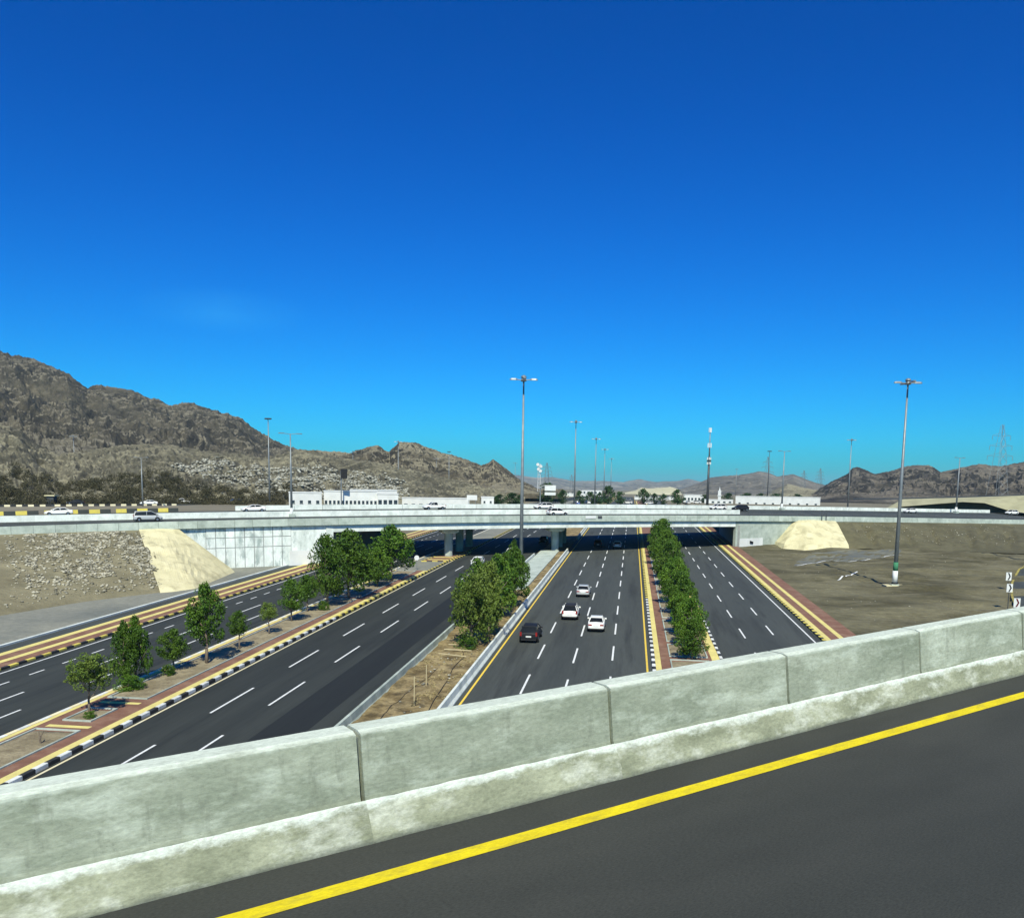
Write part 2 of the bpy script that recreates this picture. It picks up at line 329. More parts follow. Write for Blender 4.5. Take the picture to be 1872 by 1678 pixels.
tag(strip('road', -59.2, -57.1, YS, 150, .0, M['asphalt']), kind='structure')
strip('repaved_lane', -24.0, -21.0, YS, 170, .004, M['asphalt_new'], parent=road_left)
def lines(parent, items, name='lane_marking', m='paint_white'):
    mb = MB()
    for x, w, y0, y1, per, ln in items:
        if per:
            k = 0
            while y0+k*per < y1:
                a = y0+k*per; b = a+ln; mb.add([(x-w/2,a,rz(a)+.009),(x+w/2,a,rz(a)+.009),(x+w/2,b,rz(b)+.009),(x-w/2,b,rz(b)+.009)], [(0,1,2,3)]); k += 1
        else:
            for a in range(int(y0), int(y1), 20):
                b = min(a+20, y1); mb.add([(x-w/2,a,rz(a)+.009),(x+w/2,a,rz(a)+.009),(x+w/2,b,rz(b)+.009),(x-w/2,b,rz(b)+.009)], [(0,1,2,3)])
    return mb.build(name, M[m], parent)
lines(road_service, [(-51.9,.17,YS,YE,0,0), (-49.3,.16,1,500,4.3,1.9), (-46,.17,-5,600,14.6,7), (-42.9,.17,-9.5,600,14.6,7)])
lines(road_left, [(-29.3,.17,-1,700,14.6,7.3), (-26.05,.17,1.6,700,14.6,7.3)])
lines(road_left, [(-32.9,.17,YS,YE,0,0)], m='paint_cream')
lines(road_mid, [(-8.2,.17,2.0,800,12.9,6.6), (-4.85,.17,0.8,800,12.9,6.6), (-1.35,.17,2.5,800,12.9,6.6)])
lines(road_mid, [(-12.25,.17,YS,YE,0,0), (1.8,.17,YS,YE,0,0)], 'edge_marking', 'paint_yellow')
lines(road_right, [(12.25,.17,3,800,12.9,5.6), (15.5,.17,5.5,800,12.9,5.6), (19.15,.17,YS,YE,0,0)])
# pavements and planted medians (raised slabs)
def slab(x0, x1, y0, y1, m, name='paving', dz=.15, parent=None): return strip(name, x0, x1, y0, y1, dz, m, th=.3, parent=parent)
pv = slab(-57.0, -52.95, YS, 420, M['brick'], 'pavement', .14)
strip('yellow_band', -57.0, -56.2, YS, 420, .146, M['band_yellow'], parent=pv)
strip('yellow_band', -54.9, -54.2, YS, 420, .146, M['band_yellow'], parent=pv)
pv2 = slab(20.35, 24.2, YS, 420, M['brick'], 'pavement', .14)
strip('yellow_band', 20.37, 20.95, YS, 420, .146, M['band_yellow'], parent=pv2)
strip('yellow_band', 21.95, 22.5, YS, 420, .146, M['band_yellow'], parent=pv2)
md = slab(-39.3, -33.65, YS, 143, M['brick'], 'median', .14)
strip('yellow_band', -39.28, -38.9, YS, 143, .146, M['band_yellow'], parent=md)
strip('yellow_band', -34.3, -33.68, YS, 143, .146, M['band_yellow'], parent=md)
def bed(x0, x1, y0, y1, parent, m='soil', dz=.15):
    nx, ny = max(3, int((x1-x0)/.35)), max(3, int((y1-y0)/.6))
    X, Y = np.meshgrid(np.linspace(x0, x1, nx), np.linspace(y0, y1, ny))
    Z = S*Y+dz+.02+(fbm(X*1.3, Y*1.3, 4, 5)-.3)*.22
    Z[0, :] = Z[-1, :] = S*Y[0, :]+dz; Z[:, 0] = S*Y[:, 0]+dz; Z[:, -1] = S*Y[:, -1]+dz
    o = link('planting_bed', np_mesh('planting_bed', np.stack([X, Y, Z], -1).reshape(-1, 3), gridfaces(ny, nx), M[m]), parent); return o
def edging(x0, x1, y0, y1, parent, h=.24):
    mb = MB()
    for a, b, c, d in ((x0,x0+.12,y0,y1),(x1-.12,x1,y0,y1),(x0+.12,x1-.12,y0,y0+.12),(x0+.12,x1-.12,y1-.12,y1)):
        mb.hexa([(a,c,rz(c)),(b,c,rz(c)),(b,d,rz(d)),(a,d,rz(d))], [(a,c,rz(c)+h),(b,c,rz(c)+h),(b,d,rz(d)+h),(a,d,rz(d)+h)])
    return mb.build('bed_edging', M['conc'], parent)
for (a, b) in ((20, 51.5), (59.5, 110), (112, 142)):
    bed(-38.35, -35.45, a, b, md); edging(-38.5, -35.3, a, b, md)
bed(-37.9, -36.0, 53.6, 56.6, md); edging(-38.0, -35.9, 53.5, 56.7, md)
strip('yellow_band', -38.3, -35.2, 52.1, 52.6, .147, M['band_yellow'], parent=md)
strip('yellow_band', -38.3, -35.2, 58.1, 58.6, .147, M['band_yellow'], parent=md)
md2 = slab(2.55, 8.55, YS, 600, M['brick'], 'median', .14)
strip('yellow_band', 2.56, 3.05, YS, 600, .146, M['band_yellow'], parent=md2)
strip('yellow_band', 7.75, 8.5, YS, 600, .146, M['band_yellow'], parent=md2)
y = 46
while y < 196:
    bed(4.05, 7.3, y, y+5.6, md2); edging(3.9, 7.45, y-.1, y+5.7, md2); y += 7.2
# dirt median between the two concrete barriers
def dirtstrip(x0, x1, y0, y1, m, amp=.5):
    nx, ny = 14, int((y1-y0)/.8)
    X, Y = np.meshgrid(np.linspace(x0, x1, nx), np.linspace(y0, y1, ny))
    Z = S*Y+.06+fbm(X*.8, Y*.5, 5, 11)*amp
    o = link('dirt_median', np_mesh('dirt_median', np.stack([X, Y, Z], -1).reshape(-1, 3), gridfaces(ny, nx), m)); tag(o, kind='structure'); return o
dirtstrip(-18.5, -13.15, YS, 180, M['soil_brown'])
strip('concrete_apron', -18.3, -14.6, 122, 180.5, .5, M['conc'], th=.4)
strip('dirt_median', -18.5, -13.15, 180, YE, .1, M['soil_brown'])
strip('dirt_median', -39.5, -33.3, 143, YE, .05, M['gravel'])

# kerbs: stones painted in two colours, each a piece of its own
def kerb(x0, x1, cols, ylo=40, yhi=230, ln=1.1, h=.19, phase=0, switch=None):
    base = MB().hexa([(x0+.02,YS,rz(YS)-.2),(x1-.02,YS,rz(YS)-.2),(x1-.02,600,rz(600)-.2),(x0+.02,600,rz(600)-.2)],
                     [(x0+.02,YS,rz(YS)+.03),(x1-.02,YS,rz(YS)+.03),(x1-.02,600,rz(380)-.1),(x0+.02,600,rz(380)-.1)])
    k = base.build('kerb', M['conc']); tag(k, kind='structure')
    w = x1-x0; prof = [(-w/2,-.15),(w/2,-.15),(w/2,h-.03),(w/2-.03,h),(-w/2+.03,h),(-w/2,h-.03)]
    def stone(cname):
        return MB().loft([[(p[0], yy, p[1]) for p in prof] for yy in (.008, ln-.008)]).mesh('kerb_stone', M[cname])
    ms = {c: stone(c) for c in set(cols+(switch[1] if switch else ()))}
    i = 0; yy = ylo
    while yy < yhi:
        cc = switch[1] if switch and yy > switch[0] else cols
        link('kerb_stone', ms[cc[(i+phase) % 2]], k, (( x0+x1)/2, yy, rz(yy)), (math.atan(S), 0, 0)); i += 1; yy += ln
    for ci in (0, 1):     # beyond, joined
        cc = switch[1] if switch else cols; mb = MB(); yy = yhi+(ci*ln)
        while yy < 380:
            mb.hexa([(x0,yy,rz(yy)-.1),(x1,yy,rz(yy)-.1),(x1,yy+ln,rz(yy+ln)-.1),(x0,yy+ln,rz(yy+ln)-.1)], [(x0,yy,rz(yy)+h),(x1,yy,rz(yy)+h),(x1,yy+ln,rz(yy+ln)+h),(x0,yy+ln,rz(yy+ln)+h)]); yy += 2*ln
        o = mb.build('kerb_stones', M[cc[(i+ci+phase) % 2]], k); tag(o, kind='stuff')
    return k
kerb(-52.95, -52.65, ('kerb_yellow', 'kerb_black'), ylo=50)
kerb(-39.62, -39.3, ('kerb_white', 'paint_cream'), yhi=143)
kerb(-33.65, -33.35, ('kerb_white', 'kerb_black'), yhi=143, switch=(96, ('kerb_yellow', 'kerb_black')))
kerb(2.22, 2.55, ('kerb_white', 'kerb_black'), switch=(118, ('kerb_yellow', 'kerb_black')))
kerb(8.52, 8.82, ('kerb_white', 'kerb_black'), switch=(105, ('kerb_yellow', 'kerb_black')))
kerb(20.0, 20.35, ('kerb_yellow', 'kerb_black'), ln=.85)
# low boundary kerb of the gravel area
strip('kerb', -59.55, -59.2, YS, 152, .18, M['conc_pale'], th=.3)

# concrete road barriers (segments are separate)
def barrier(label, x, y0, y1, seg=6., h=.85, gap=None, group=None, wb=.3, m='conc'):
    t = thing('concrete_barrier', label, 'barrier', (x, y0, rz(y0)), 0, group)
    t.rotation_euler = (math.atan(S), 0, 0)
    prof = [(-wb,0),(wb,0),(wb,.1),(.15,.33),(.1,h),(-.1,h),(-.15,.33),(-wb,.1)]
    me = MB().loft([[(p[0], yy, p[1]) for p in prof] for yy in (.01, seg-.02)]).mesh('barrier_segment', M[m])
    for k in range(int((y1-y0)/seg)):
        if gap and gap[0] < y0+k*seg < gap[1]: continue
        link('barrier_segment', me, t, (0, k*seg, 0))
    return t
barrier('low grey concrete barrier along the left edge of the dirt median', -18.55, 26, 92, m='conc')
barrier('long pale concrete barrier between the dirt median and the four-lane road with cars', -12.95, 26, 186, m='conc_pale')
barrier('short pale concrete barrier running towards the left central bridge pier, behind the median trees', -18.6, 134, 172, m='conc_pale')
barrier('concrete barrier beyond the bridge beside the four-lane road', -12.95, 215, 330, m='conc_pale')
barrier('concrete barrier beyond the bridge along the left carriageway', -18.6, 215, 330, m='conc_pale')

# ================================================================== OVERPASS
BA = G(600, 1031); BB = G(1345, 1000); U = (BB-BA); U.z = 0; LAB = U.length; U.normalize(); Vv = Vector((-U.y, U.x, 0))
O0 = Vector((BA.x, BA.y, 0))
def UVp(u, v, z): return (O0.x+U.x*u+Vv.x*v, O0.y+U.y*u+Vv.y*v, z)
def hit(px, py, v):
    r = ray(px, py); q = O0+Vv*v-CAM; q.z = 0
    t = q.dot(Vv)/(r.x*Vv.x+r.y*Vv.y); p = CAM+r*t; d = p-O0; return (d.x*U.x+d.y*U.y, p.z)
def table(pairs, v):
    pts = sorted(hit(px, py, v) for px, py in pairs); uu = [p[0] for p in pts]; zz = [p[1] for p in pts]
    # smooth cubic fit so that the deck is one clean crest curve
    c = np.polyfit(uu, zz, 3); lo, hi = uu[0]-12, uu[-1]+12
    return lambda u: float(np.polyval(c, min(max(u, lo), hi)))
VN, VM, VF = -.55, 15.5, 33.
ztn = table([(0,962),(150,958.5),(300,955),(460,950),(640,946.5),(820,943.8),(1000,942),(1200,941.7),(1345,942.5),(1480,944),(1680,947),(1872,950)], VN)
zmt = table([(0,943),(300,938),(640,933.5),(800,932),(1000,931),(1200,931),(1345,932),(1600,935),(1872,940)], VM)
zft = table([(0,932),(300,927),(640,923.5),(1000,920.7),(1250,922.5),(1420,925.5),(1600,928.5),(1872,933)], VF)
def upx(px, v): return hit(px, 930, v)[0]
zn = lambda u: ztn(u)-1.0        # roadway at the near parapet
zm = lambda u: zmt(u)-1.05
zf = lambda u: zft(u)-1.0
def deckz(u, v):
    if v < VM: return zn(u)+(zm(u)-zn(u))*(v/VM)
    return zm(u)+(zf(u)-zm(u))*((v-VM)/(VF-VM))
UL, UR = upx(-110, 0), upx(2000, 0)
bridge = thing('overpass', 'long grey concrete overpass crossing over all the lower carriageways', 'bridge', UVp(0, 0, 0))
bo = Vector(bridge.location)
def bbuild(mb, name, m, parent=None, smooth=False):
    o = mb.build(name, m, None, smooth); o.parent = parent or bridge; o.location = (-bo.x, -bo.y, -bo.z) if not parent else (0, 0, 0); return o
def frange(a, b, st):
    n = max(1, int(round((b-a)/st))); return [a+(b-a)*i/n for i in range(n+1)]
uu = frange(UL, UR, 3.0)
# deck slab + roadways
rings = []
for u in frange(-1.5, LAB+1.5, 4.):
    a, b, c = zn(u), zm(u), zf(u)
    rings.append([UVp(u,-.5,a-.22), UVp(u,.62,a-.27), UVp(u,.75,a-1.35), UVp(u,VF-1,c-1.35), UVp(u,VF-.8,c-.3), UVp(u,VF-.1,c-.25), UVp(u,VF-.1,c-.03), UVp(u,VM,b-.03), UVp(u,-.5,a-.03)])
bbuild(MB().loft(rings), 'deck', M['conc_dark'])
bbuild(MB().loft([[UVp(u,.02,zn(u)-.24), UVp(u,.61,zn(u)-.24), UVp(u,.61,zn(u)-1.50), UVp(u,.02,zn(u)-1.50)] for u in frange(.3, LAB-.3, 4.)]), 'girder', M['conc_pale'])
def roadgrid(v0, v1, off, m, name, ua=UL, ub=UR):
    return bbuild(MB().grid([[UVp(u, v0+(v1-v0)*k/3, deckz(u, v0+(v1-v0)*k/3)+off) for k in range(4)] for u in frange(ua, ub, 4.)]), name, m)
roadgrid(-.2, VM-.3, .01, M['asphalt'], 'roadway'); roadgrid(VM+.3, VF-.1, .01, M['asphalt'], 'roadway')
bbuild(MB().grid([[UVp(u, v, deckz(u, v)+.02) for v in (1.0, 1.2)] for u in uu]), 'edge_marking', M['paint_white'])
bbuild(MB().grid([[UVp(u, v, deckz(u, v)+.02) for v in (VM+1.0, VM+1.2)] for u in uu]), 'edge_marking', M['paint_white'])
# near parapet panels
def panels(v, th, zlo, zhi, ua, ub, ln, name, m, par):
    mes = []
    for u in frange(ua, ub-ln, ln):
        a, b = u+.02, u+ln-.03
        mb = MB().hexa([UVp(a,v,zlo(a)),UVp(b,v,zlo(b)),UVp(b,v+th,zlo(b)),UVp(a,v+th,zlo(a))], [UVp(a,v+.08,zhi(a)),UVp(b,v+.08,zhi(b)),UVp(b,v+th-.04,zhi(b)),UVp(a,v+th-.04,zhi(a))])
        o = mb.build(name, m); o.parent = par; o.location = tuple(-c for c in par.location)
panels(VN, .42, lambda u: ztn(u)-1.22, ztn, UL, UR, 3.0, 'parapet_panel', M['conc'], bridge)
UE = upx(1352, VM)
panels(VM-.25, .5, lambda u: zmt(u)-1.1, zmt, UL, UE, 6.0, 'median_barrier_segment', M['conc_pale'], bridge)
panels(VF-.2, .4, lambda u: zft(u)-1.4, zft, upx(430, VF), UR, 6.0, 'far_parapet_panel', M['conc_pale'], bridge)
# sign plates on the near parapet
for px0, px1, c in ((1071, 1090, 'white'), (1093.5, 1101, 'steel_dark')):
    u0_, u1_ = upx(px0, VN-.03), upx(px1, VN-.03); zt_ = ztn(u0_)
    bbuild(MB().hexa([UVp(u0_,VN-.06,zt_-.62),UVp(u1_,VN-.06,zt_-.62),UVp(u1_,VN-.005,zt_-.62),UVp(u0_,VN-.005,zt_-.62)], [UVp(u0_,VN-.04,zt_-.1),UVp(u1_,VN-.04,zt_-.1),UVp(u1_,VN+.07,zt_-.1),UVp(u0_,VN+.07,zt_-.1)]), 'plate', M[c])
u_ = upx(1097.3, VN); zt_ = ztn(u_)
# piers
def pier(px, py, n, step):
    b = G(px, py)
    for k in range(n):
        y_ = b.y+k*step; x_ = b.x
        d = Vector((x_, y_, 0))-O0; u_, v_ = d.dot(U), d.dot(Vv)
        if v_ > VF-1.5: break
        ztop = deckz(u_, max(v_, 0))-1.36; zb = rz(y_)-.3
        p = MB(); r = .75
        pts = [(x_-r*1.0, y_-r*.55), (x_-r*.6, y_-r*1.0), (x_+r*.6, y_-r*1.0), (x_+r*1.0, y_-r*.55), (x_+r, y_+r*.55), (x_+r*.6, y_+r), (x_-r*.6, y_+r), (x_-r, y_+r*.55)]
        p.loft([[(q[0], q[1], z) for q in pts] for z in (zb, ztop-1.0)])
        pr = bbuild(p, 'pier', M['conc'])
        c = MB(); e = U; f_ = Vv
        def cr(w, l, z): return [tuple(Vector((x_, y_, z))+e*(sx*w)+f_*(sy*l)) for sx, sy in ((-1,-1),(1,-1),(1,1),(-1,1))]
        hi = ztop if k else ztop+1.15
        c.loft([cr(1.0, .9, ztop-1.35), cr(1.75, 1.0, ztop-1.05), cr(1.75, 1.0, ztop-.02)])
        if k == 0:
            c.loft([cr(.85, 1.15, ztop-.02), cr(.85, 1.15, ztop+.75)])
        co = c.build('pier_cap', M['conc_pale'] if k == 0 else M['conc'], pr)
pier(820, 1017, 4, 11); pier(1014, 1009, 4, 11)
# abutments with wing walls
def wall_quad(u0_, v0_, u1_, v1_, th, m, name, par, zb=None):
    mb = MB(); pa = Vector(UVp(u0_, v0_, 0)); pb = Vector(UVp(u1_, v1_, 0)); d = (pb-pa).normalized(); nrm = Vector((-d.y, d.x, 0))*th
    za, zb_ = rz(pa.y)-.5, rz(pb.y)-.5
    ta = deckz(u0_, max(v0_, 0))-.24; tb = deckz(u1_, max(v1_, 0))-.24
    mb.hexa([(pa.x,pa.y,za),(pb.x,pb.y,zb_),(pb.x+nrm.x,pb.y+nrm.y,zb_),(pa.x+nrm.x,pa.y+nrm.y,za)], [(pa.x,pa.y,ta),(pb.x,pb.y,tb),(pb.x+nrm.x,pb.y+nrm.y,tb),(pa.x+nrm.x,pa.y+nrm.y,ta)])
    return bbuild(mb, name, m, par)
uwl = upx(322, 0)
for k, (ua, ub) in enumerate(((uwl-1.5, -.3),)):
    for j, (a, b) in enumerate(zip(frange(ua, ub, 9)[:-1], frange(ua, ub, 9)[1:])):
        wall_quad(a, .1, b, .1, .8, M['conc_wash'], 'wing_wall', None)
# raised formwork panels on the left wing wall
pl = frange(uwl+4.5, -6.5, 1.5)
bbuild(MB().hexa([UVp(pl[0],.06,1.5),UVp(pl[-1],.06,2.5),UVp(pl[-1],.11,2.5),UVp(pl[0],.11,1.5)], [UVp(pl[0],.06,deckz(pl[0],0)-.3),UVp(pl[-1],.06,deckz(pl[-1],0)-.3),UVp(pl[-1],.11,deckz(pl[-1],0)-.3),UVp(pl[0],.11,deckz(pl[0],0)-.3)]), 'joint_backing', M['conc_dark'])
for a, b in zip(pl[:-1], pl[1:]):
    pa, pb = Vector(UVp(a+.05, .05, 0)), Vector(UVp(b-.05, .05, 0)); zt_ = deckz(a, 0)-.24
    for z0, z1 in ((rz(pa.y)-.2, zt_-3.5), (zt_-3.38, zt_-1.8), (zt_-1.68, zt_-.05)):
        bbuild(MB().hexa([UVp(a+.06,.03,z0),UVp(b-.06,.03,z0),UVp(b-.06,.1,z0),UVp(a+.06,.1,z0)], [UVp(a+.06,.03,z1),UVp(b-.06,.03,z1),UVp(b-.06,.1,z1),UVp(a+.06,.1,z1)]), 'wall_panel', M['conc_wash'])
wall_quad(-.3, -.1, 1.0, .0, .9, M['conc_pale'], 'abutment_post', None)
wall_quad(LAB-.2, 0, upx(1470, 0), 0, .8, M['conc'], 'wing_wall', None)
# inner abutment faces (run along the road, skewed to the deck)
def inner(p0, s_):
    mb = MB(); L = (VF-.5)/abs(Vv.y) if False else None
    x_ = p0.x; y0_ = p0.y+.2; y1_ = y0_
    while True:
        d = Vector((x_, y1_, 0))-O0
        if d.dot(Vv) > VF-.8: break
        y1_ += .5
    pts = []
    for y_ in frange(y0_, y1_, 6):
        d = Vector((x_, y_, 0))-O0; pts.append((y_, deckz(d.dot(U), max(0, d.dot(Vv)))-1.2))
    mb.loft([[(x_, y_, rz(y_)-.5), (x_+s_*.8, y_, rz(y_)-.5), (x_+s_*.8, y_, z), (x_, y_, z)] for y_, z in pts])
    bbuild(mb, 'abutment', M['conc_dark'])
    return y1_
yl1 = inner(BA, -1); yr1 = inner(BB, 1)
# painted patches low on the abutment walls
for px0, px1, h0 in ((528, 572, 2.6), (1352, 1397, 1.9)):
    a, b = upx(px0, 0), upx(px1, 0); ga, gb = rz(UVp(a,0,0)[1]), rz(UVp(b,0,0)[1])
    bbuild(MB().hexa([UVp(a,-.06,ga-.3),UVp(b,-.06,gb-.3),UVp(b,0.02,gb-.3),UVp(a,0.02,ga-.3)], [UVp(a,-.06,ga+h0),UVp(b,-.06,gb+h0),UVp(b,0.02,gb+h0),UVp(a,0.02,ga+h0)]), 'painted_patch', M['white'])
a = upx(1373, 0); zz_ = rz(UVp(a,0,0)[1])+1.0
bbuild(MB().hexa([UVp(a,-.3,zz_-.2),UVp(a+.9,-.3,zz_-.35),UVp(a+.9,-.07,zz_-.35),UVp(a,-.07,zz_-.2)], [UVp(a,-.3,zz_+.35),UVp(a+.9,-.3,zz_+.1),UVp(a+.9,-.07,zz_+.1),UVp(a,-.07,zz_+.35)]), 'drain_pipe', M['black'])

# embankments left and right
def embank(name, m, us, foot, back, amp, nrow=26, rill=0):
    rows = []
    for u in us:
        fp = foot(u); top = Vector(UVp(u, -.15, zn(u)-.12)); row = []
        for k in range(nrow+1):
            t = k/nrow; p = fp.lerp(top, t); 
            p.z = fp.z+(top.z-fp.z)*(t**.92)
            w = math.sin(math.pi*min(1, t*1.0))
            p.z += w*amp*(fb1(p.x*.35, p.y*.35, 5, 21)-.5)*2
            if rill: p.z -= w*rill*max(0, fb1(u*.55+t*2.2, 3.3+t*.5, 3, 9)-.52)*5
            row.append(tuple(p))
        row.append(tuple(UVp(u, .6, zn(u)-.10)))
        rows.append(row)
    o = MB().grid(rows).build(name, m, None, True); tag(o, kind='structure'); return o
flx = [(-110, 1145), (0, 1126), (154, 1100), (294, 1083), (330, 1078)]
flp = [G(*q) for q in flx]; tlx = [-110, 0, 130, 252, 300]
tlu = [upx(q, 0) for q in tlx]
def footL(u):
    k = 0
    while k < len(tlu)-2 and u > tlu[k+1]: k += 1
    t = (u-tlu[k])/(tlu[k+1]-tlu[k]); return flp[k].lerp(flp[k+1], t)
embank('embankment', M['slope_left'], frange(tlu[0]-30, upx(266, 0), 1.5), footL, None, .35)
frx = [(1500, 1003), (1551, 1002), (1700, 1007), (1872, 1012), (2050, 1018)]; frp = [G(*q) for q in frx]; tru = [upx(q, 0) for q in (1500, 1535, 1690, 1872, 2050)]
def footR(u):
    k = 0
    while k < len(tru)-2 and u > tru[k+1]: k += 1
    t = (u-tru[k])/(tru[k+1]-tru[k]); return frp[k].lerp(frp[k+1], t)
embank('embankment', M['slope_right'], frange(tru[0], tru[-1]+30, 1.2), footR, None, .3, rill=.8)
# concrete paved cones
def cone(label, tops, bots, lift=0.):
    n = 14; rows = []
    T = [Vector(UVp(upx(px, -.2), -.2, zn(upx(px, -.2))-.1+dz)) for px, dz in tops]; Bt = [G(*b) for b in bots]
    def lerpl(L, s_):
        s_ *= len(L)-1; k = min(int(s_), len(L)-2); return L[k].lerp(L[k+1], s_-k)
    for i in range(33):
        s_ = i/32; a, b = lerpl(Bt, s_), lerpl(T, s_); row = []
        for k in range(n+1):
            t = k/n; p = a.lerp(b, t); e_ = math.sin(math.pi*min(1, t))*min(1, 4*min(s_, 1-s_)+.1); p.z += .45*(fb1(p.x*.5, p.y*.5, 5, 2)-.5)*e_*2 + (lift*min(1, (1-t)*6) if k else -.25)
            row.append(tuple(p))
        rows.append(row)
    o = MB().grid(rows).build('slope_paving', M['conc_tan']); tag(o, label, 'slope paving')
    return o
cone('tan concrete slope paving between the stony embankment and the washed wing wall', [(252, .1), (262, .1), (290, .1), (322, .1)], [(294, 1085), (318, 1083), (360, 1077), (432, 1046)])
cone('tan faceted concrete cone at the right end of the overpass wall', [(1456, .1), (1463, .35), (1480, .4), (1500, .3), (1528, .1)], [(1405, 995), (1432, 1001), (1470, 1004), (1515, 1005), (1553, 1003)], .45)
# ground behind the deck: plateau on either side of the opening
def plateau(name, m, ua, ub, cut, z1, reach, du=14):
    rows = []
    vs_ = [VF-.25, VF+.3, VF+6, VF+14, VF+30, VF+60, VF+100, VF+160, VF+reach]
    for u in frange(ua, ub, du):
        row = []
        for k, v in enumerate(vs_):
            p = Vector(UVp(u, v, 0)); t = min(1, max(0, (v-VF)/120.)); z = (zf(u)-.06)*(1-t)+z1*t
            if cut: p.x, z = cut(p, z)
            row.append((p.x, p.y, z))
        rows.append(row)
    o = MB().grid(rows).build(name, m); tag(o, kind='structure'); return o
def cutL(p, z): return (min(p.x, BA.x-.5), z)
def cutR(p, z): return (max(p.x, BB.x+1.0+max(0, p.y-yr1)*.02), z)
plateau('embankment', M['plain'], UL-160, 18, cutL, 10.6, 420)
plateau('embankment', M['plain'], LAB-6, UR+220, cutR, 9.75, 330)

# ================================================================== FLYOVER we travel on
dF = ray(3350, 850).normalized(); P0 = CAM+ray(688, 1535)*(8.1/F)
Lh = Vector((dF.x, dF.y, 0)).normalized(); Nn = Vector((Lh.y, -Lh.x, 0))
fly = thing('flyover', 'near concrete flyover deck with dark asphalt in the foreground', 'bridge', P0)
fly.rotation_euler = dF.to_track_quat('X', 'Z').to_euler()
# local frame: x along the road, y away from the camera side, z up
def fb(mb, name, m, parent=None, smooth=False): return mb.build(name, m, parent or fly, smooth)
fb(MB().box(-40, 80, -12, -.0, -.9, -.004).box(-40, 80, 0, .55, -1.5, -.1), 'deck', M['conc_dark'])
fb(MB().grid([[(x_, y_, .0) for y_ in (-11.5, -6, -.02)] for x_ in frange(-40, 80, 10)]), 'road_surface', M['asphalt_near'])
fb(MB().grid([[(x_, y_+(fb1(x_*3, y_*9, 3, 4)-.5)*.012, .005) for y_ in (-.815, -.63)] for x_ in frange(-15, 60, .15)]), 'edge_marking', M['paint_yellow_near'])
bar = thing('parapet_wall', 'near pale grey concrete parapet wall with vertical joints along the flyover road', 'barrier', P0)
bar.rotation_euler = fly.rotation_euler
LED = .37
def prof(x, full=True, wob=0):
    w = (fb1(x*2.3, 1.1, 4, 8)-.5)*.03 if wob else 0; w2 = (fb1(x*7, 7.1, 4, 8)-.5)*.05 if wob else 0
    return [(.50,-.3), (.50,1.0-.05), (.46,1.0), (.24,1.0), (.17,.975), (.115,LED+.03), (.10,LED-.01)], [(.10,LED-.01+w2*.3), (.085,LED-.035+w2), (-.045+w*.4,.055), (-.06+w,-.02), (.1,-.05)]
for k in range(-4, 16):
    x0_, x1_ = k*3.0-.05, k*3.0+2.905
    e = thing('parapet_panel', None, None, (x0_, 0, 0)); e.parent = bar; del_keys = [kk for kk in e.keys()]
    pts = frange(0, x1_-x0_, .1)
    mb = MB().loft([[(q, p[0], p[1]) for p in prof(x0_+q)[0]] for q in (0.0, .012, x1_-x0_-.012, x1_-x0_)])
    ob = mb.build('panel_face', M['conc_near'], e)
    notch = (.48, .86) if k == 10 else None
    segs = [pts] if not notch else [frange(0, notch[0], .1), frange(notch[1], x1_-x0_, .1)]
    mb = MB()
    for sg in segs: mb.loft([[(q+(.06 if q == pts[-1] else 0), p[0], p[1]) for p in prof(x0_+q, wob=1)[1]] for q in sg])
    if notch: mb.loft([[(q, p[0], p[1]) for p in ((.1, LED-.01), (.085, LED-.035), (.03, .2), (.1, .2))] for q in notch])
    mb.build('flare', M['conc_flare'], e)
fb(MB().box(-12, 60, .22, .44, -.2, .93), 'joint_filler', M['joint'])
for px_, s_ in ((30, 1), (62, 1)):
    q = P0+Lh*px_+Nn*3; z_ = rz(q.y)
for x_ in (-30, 55):
    fb(MB().box(x_-1, x_+1, -8, -4, -16, -.9), 'flyover_pier', M['conc'])

